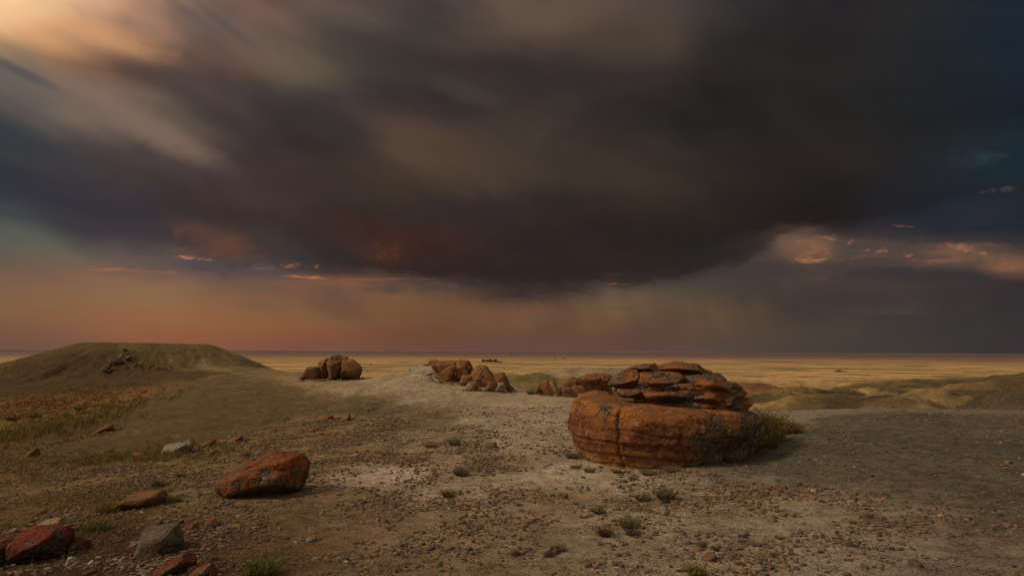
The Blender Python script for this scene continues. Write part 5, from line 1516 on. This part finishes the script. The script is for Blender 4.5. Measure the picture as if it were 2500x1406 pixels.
nchip = sum(len(q_) for q_ in cx_)
gx_ = np.concatenate([gx_] + cx_); gy_ = np.concatenate([gy_] + cy_)
n = len(gx_)
sz = 0.006 + 0.022 * rs.random(n) ** 4.0 + 0.0009 * np.maximum(gy_ - 5, 0)
sz[-nchip:] = (0.006 + 0.004 * np.maximum(gy_[-nchip:] - 4, 1) ** 0.75) * (0.5 + 1.3 * rs.random(nchip) ** 2)
gz_ = height(gx_, gy_)
D, Fc = ico(1)
flat = rs.uniform(.35, .8, n)
rot = rs.random(n) * 2 * np.pi
base = D[None] * (1 + 0.38 * rs.normal(size=(n, len(D), 1)).clip(-1, 1) * 0.5)
sc3 = np.stack([sz * rs.uniform(.8, 1.5, n), sz * rs.uniform(.6, 1.0, n), sz * flat], 1)
B = base * sc3[:, None, :]
bx = B[:, :, 0] * np.cos(rot)[:, None] - B[:, :, 1] * np.sin(rot)[:, None]
by = B[:, :, 0] * np.sin(rot)[:, None] + B[:, :, 1] * np.cos(rot)[:, None]
Vg = np.stack([bx + gx_[:, None], by + gy_[:, None], B[:, :, 2] + (gz_ + sz * flat * .35)[:, None]], 2).reshape(-1, 3)
Fg = (Fc[None] + (np.arange(n) * len(D))[:, None, None]).reshape(-1, 3)
ci = rs.choice(len(PCOL), n, p=PW)
cg = (PCOL[ci] * 0.72 + np.array([.20, .14, .085]) * 0.28) * rs.uniform(.6, 1.2, n)[:, None]
m, N = new_mat("gravel_stone")
pos = N.node('ShaderNodeTexCoord').outputs['Object']
vc = N.node('ShaderNodeVertexColor', layer_name="Col").outputs[0]
finish(N, N.vmath('SCALE', vc, scale=N.rng(N.noise(pos, 60, 4, .6), .3, .7, .7, 1.25)), 0.85, N.noise(pos, 90, 4, .6), .5, .004, .2)
gravel = link("gravel", np_mesh("gravel", Vg, Fg, False, {"Col": np.repeat(cg, len(D), 0)}), m)
tag(gravel, "small gravel and stone chips strewn over the clay", None, None, "stuff")

def pebble_mat(name, c):
    m, N = new_mat(name)
    pos = N.node('ShaderNodeTexCoord').outputs['Object']
    oi = N.node('ShaderNodeObjectInfo').outputs['Random']
    p2 = N.vmath('ADD', pos, N.comb(N.math('MULTIPLY', oi, 53.0), 0., 0.))
    n = N.noise(p2, 1.6, 6, .65)
    f = N.math('MULTIPLY', N.rng(n, .3, .7, .62, 1.3), N.rng(oi, 0, 1, .8, 1.2, smooth=False))
    finish(N, N.vmath('SCALE', N.mix(N.rng(N.noise(p2, 7, 4, .7), .55, .7), tuple(c), tuple(.5 * q + .03 for q in c)), scale=f), 0.8, n, .4, .2, .25)
    return m
PN = [("rust brown", 0), ("reddish tan", 1), ("dark brown", 2), ("orange", 3), ("beige", 4), ("slate grey", 5), ("whitish", 6), ("brick red", 7), ("blackish", 8), ("sandy", 9)]
pm = [pebble_mat(a.replace(' ', '_') + "_pebble", PCOL[i]) for a, i in PN]
shape_w = [("rounded", 6, .72), ("angular", 16, .7), ("flat", 14, .38), ("rounded", 7, .6), ("chunky", 13, .85), ("flat", 10, .32)]
pmesh = {}
for j, (w_, p_, fl) in enumerate(shape_w):
    for i in range(len(PN)):
        me = small_rock_mesh("pebble", 500 + j, 3, p_, fl, .14)
        me.materials.append(pm[i])
        pmesh[(j, i)] = me
LM = [("the largest boulder", BX, BY - 1.3), ("the red lichen boulder", *hit(645, 1200)[:2]), ("the grey speckled stone", *hit(400, 1350)[:2]),
      ("the tallest grey green tuft", *hit(1535, 1288)[:2]), ("the wide pale tuft", *hit(1625, 1218)[:2]), ("the round grey green tuft", *hit(1125, 1160)[:2]),
      ("the bushy tuft at the bottom edge", *hit(640, 1404)[:2]), ("the spreading tuft right of centre", *hit(1362, 1342)[:2]),
      ("the brown slab", *hit(340, 1240)[:2]), ("the dark red boulder", *hit(100, 1365)[:2]), ("the cobble near the bottom centre", *hit(1256, 1357)[:2]),
      ("the cube shaped stone", *hit(1196, 1095)[:2]), ("the bottom right corner", *hit(2480, 1390)[:2]), ("the bottom edge in the right half", *hit(2000, 1400)[:2]),
      ("the dark clay mound on the right", *hit(2150, 1200)[:2]), ("the salt patch left of centre", *hit(940, 1170)[:2]), ("the bottom edge left of centre", *hit(950, 1400)[:2])]
used = {}
placed = []
rs = np.random.default_rng(91)
tries = 0
while len(placed) < 270 and tries < 20:
    tries += 1
    u_ = rs.uniform(0, 2500, 400); v_ = 1140 + (1404 - 1140) * rs.random(400) ** .75
    Yq = 1.62 * F / (v_ - 857 - 4)
    xq = (u_ - CX) / F * Yq
    ok = (rs.random(400) * .9 < stone_field(xq, Yq)) & ~inside_stone(xq, Yq, 1.15)
    for x_, y_ in zip(xq[ok], Yq[ok]):
        if len(placed) >= 270: break
        if all(math.hypot(x_ - a, y_ - b) > 0.06 for a, b, *_ in placed):
            placed.append((x_, y_))
zz_ = height([p[0] for p in placed], [p[1] for p in placed])
labs = []
for k, ((x_, y_), z_) in enumerate(zip(placed, zz_)):
    j = int(rs.integers(0, len(shape_w))); i = int(rs.choice(len(PN), p=PW))
    s = (0.019 + 0.034 * rs.random() ** 4) * (1 + 0.05 * max(0, y_ - 5))
    o = link("pebble", pmesh[(j, i)], None, None, (float(x_), float(y_), float(z_) + s * shape_w[j][2] * .35))
    o.scale = (s * rs.uniform(.9, 1.4), s * rs.uniform(.75, 1.05), s)
    o.rotation_euler = (rs.uniform(-.2, .2), rs.uniform(-.2, .2), rs.uniform(0, 6.28))
    d = [math.hypot(x_ - a, y_ - b) for _, a, b in LM]
    q = int(np.argmin(d)); nm, a, b = LM[q]
    ddx, ddy = x_ - a, y_ - b
    side = ("right of" if ddx > 0 else "left of") if abs(ddx) > abs(ddy) else ("behind" if ddy > 0 else "in front of")
    near_ = "close " if d[q] < .45 else ("" if d[q] < 1.1 else "well ")
    if "edge" in nm or "corner" in nm or "mound" in nm or "patch" in nm:
        side = {"behind": "above", "in front of": "below"}.get(side, side)
    size_w = "tiny" if s < .024 else ("small" if s < .032 else "larger")
    labs.append((o, f"{size_w} {shape_w[j][0]} {PN[i][0]} pebble {near_}{side} {nm}", y_))
from collections import defaultdict
byl = defaultdict(list)
for o, l, y_ in labs: byl[l].append((y_, o))
for l, lst in byl.items():
    lst.sort(key=lambda q: q[0])
    words_ = ["nearer", "farther"] if len(lst) == 2 else ["nearest", "second nearest", "third nearest", "fourth nearest", "fifth nearest", "sixth nearest", "seventh nearest"]
    for k, (_, o) in enumerate(lst):
        t = l if len(lst) == 1 else (words_[min(k, len(words_) - 1)] + " " + l)
        tag(o, " ".join(t.split()[:16]), "pebble", "pebbles strewn over the pale clay")

# ------------------------------------------------------------------ distant trees
def tree_mesh(seed, h, w):
    rs = np.random.default_rng(seed)
    n = 420
    c = rs.normal(size=(n, 3)); c /= np.linalg.norm(c, axis=1)[:, None]
    lob = 1 + 0.25 * rs.normal(size=n)
    c = c * (rs.random(n) ** .4 * lob)[:, None] * np.array([w * .5, w * .5, h * .42]) + np.array([0, 0, h * .56])
    V, T, C = blades(c, np.full(n, h * .12), np.full(n, h * .09), rs.normal(size=(n, 2)), rs)
    return np_mesh("crown", V, T, False, {"Tint": C})
bark, N = new_mat("tree_bark")
finish(N, N.mix(N.noise(N.node('ShaderNodeTexCoord').outputs['Object'], 4, 4, .6), (.05, .035, .025), (.12, .09, .06)), .9)
dkl = leaf_mat("dark_tree_leaf", (.045, .048, .028), (.085, .08, .045), .2)
def trunk_mesh(h, w):
    bm = bmesh.new()
    bmesh.ops.create_cone(bm, cap_ends=True, segments=8, radius1=w * .05, radius2=w * .02, depth=h * .6)
    bmesh.ops.translate(bm, verts=bm.verts, vec=(0, 0, h * .29))
    for k in range(4):
        a = k * 1.6
        r = bmesh.ops.create_cone(bm, cap_ends=True, segments=6, radius1=w * .02, radius2=w * .008, depth=h * .4)
        mt = Matrix.Translation((math.cos(a) * w * .1, math.sin(a) * w * .1, h * .5)) @ Matrix.Rotation(.5, 4, Vector((-math.sin(a), math.cos(a), 0)))
        bmesh.ops.transform(bm, matrix=mt, verts=r['verts'])
    me = bpy.data.meshes.new("trunk"); bm.to_mesh(me); bm.free()
    return me
def tree(u, v, Y, hpx, wpx, seed, label, group):
    q = at(u, v, Y)
    x, y = q[0], q[1]
    z = hz(x, y)
    h, w = hpx / F * Y, wpx / F * Y
    o = link("tree", None, None, None, (x, y, z - .1 * h))
    tag(o, label, "tree", group)
    link("trunk", trunk_mesh(h, w), bark, o); link("crown", tree_mesh(seed, h, w), dkl, o)
ordn = ["first", "second", "third", "fourth", "fifth", "sixth", "seventh", "eighth", "ninth", "tenth", "eleventh", "twelfth"]
for k in range(11):
    g = hit(1178 + k * 4.6, 884.5)
    tree(1178 + k * 4.6 + rr_.uniform(-1, 1), 884.5, g[1] * (1 + .08 * rr_.random()), 7.5 - (3.0 if k > 7 else 0) + rr_.uniform(-2, 1), rr_.uniform(5, 8), 700 + k,
         f"{ordn[k]} tree from the left in the dark shelter belt on the plain", "trees of the dark shelter belt")
for k, (u, h, w) in enumerate([(2040, 4, 8), (2047, 6.5, 9), (2053, 5, 9), (2061, 3.5, 9), (2067, 3, 7)]):
    g = hit(u, 908.5)
    tree(u, 908.5, g[1], h, w, 720 + k, f"{ordn[k]} tree from the left in the small dark clump on the right plain", "trees of the small dark clump")
for k, (u, v, lb) in enumerate([(1355, 877, "lone tree dot on the plain above the red rocks, left one"), (1377, 876, "lone tree dot on the plain above the red rocks, right one"),
                                (1249, 867, "far lone tree near the horizon above the shelter belt"), (1000, 904, "single shrub like tree on the golden plain left of the mound"),
                                (905, 892, "tiny tree on the plain right of the split boulder")]):
    g = hit(u, v)
    tree(u, v, g[1], 3.2, 4, 740 + k, lb, None)

# ------------------------------------------------------------------ haze
def haze():
    m, N = new_mat("thin_haze")
    v = N.node('ShaderNodeVolumePrincipled')
    v.inputs['Color'].default_value = (0.62, 0.42, 0.37, 1)
    v.inputs['Density'].default_value = 0.5 / 42000.0
    v.inputs['Anisotropy'].default_value = 0.2
    o = N.node('ShaderNodeOutputMaterial')
    N.l.new(v.outputs[0], o.inputs['Volume'])
    R_ = 110000.0
    zb, zt = float(gz.min()) - 1.0, 4.0
    zt = max(zt, float(gz.max()) + 0.5) if float(gz.max()) < 40 else zt
    V = [(-R_, -60, zb), (R_, -60, zb), (R_, 60500, zb), (-R_, 60500, zb), (-R_, -60, zt), (R_, -60, zt), (R_, 60500, zt), (-R_, 60500, zt)]
    Q = [(0, 3, 2, 1), (4, 5, 6, 7), (0, 1, 5, 4), (1, 2, 6, 5), (2, 3, 7, 6), (3, 0, 4, 7)]
    o = link("haze", np_mesh("haze", V, Q, False), m)
    tag(o, "thin rosy haze over the far plain", None, None, "stuff")
haze()
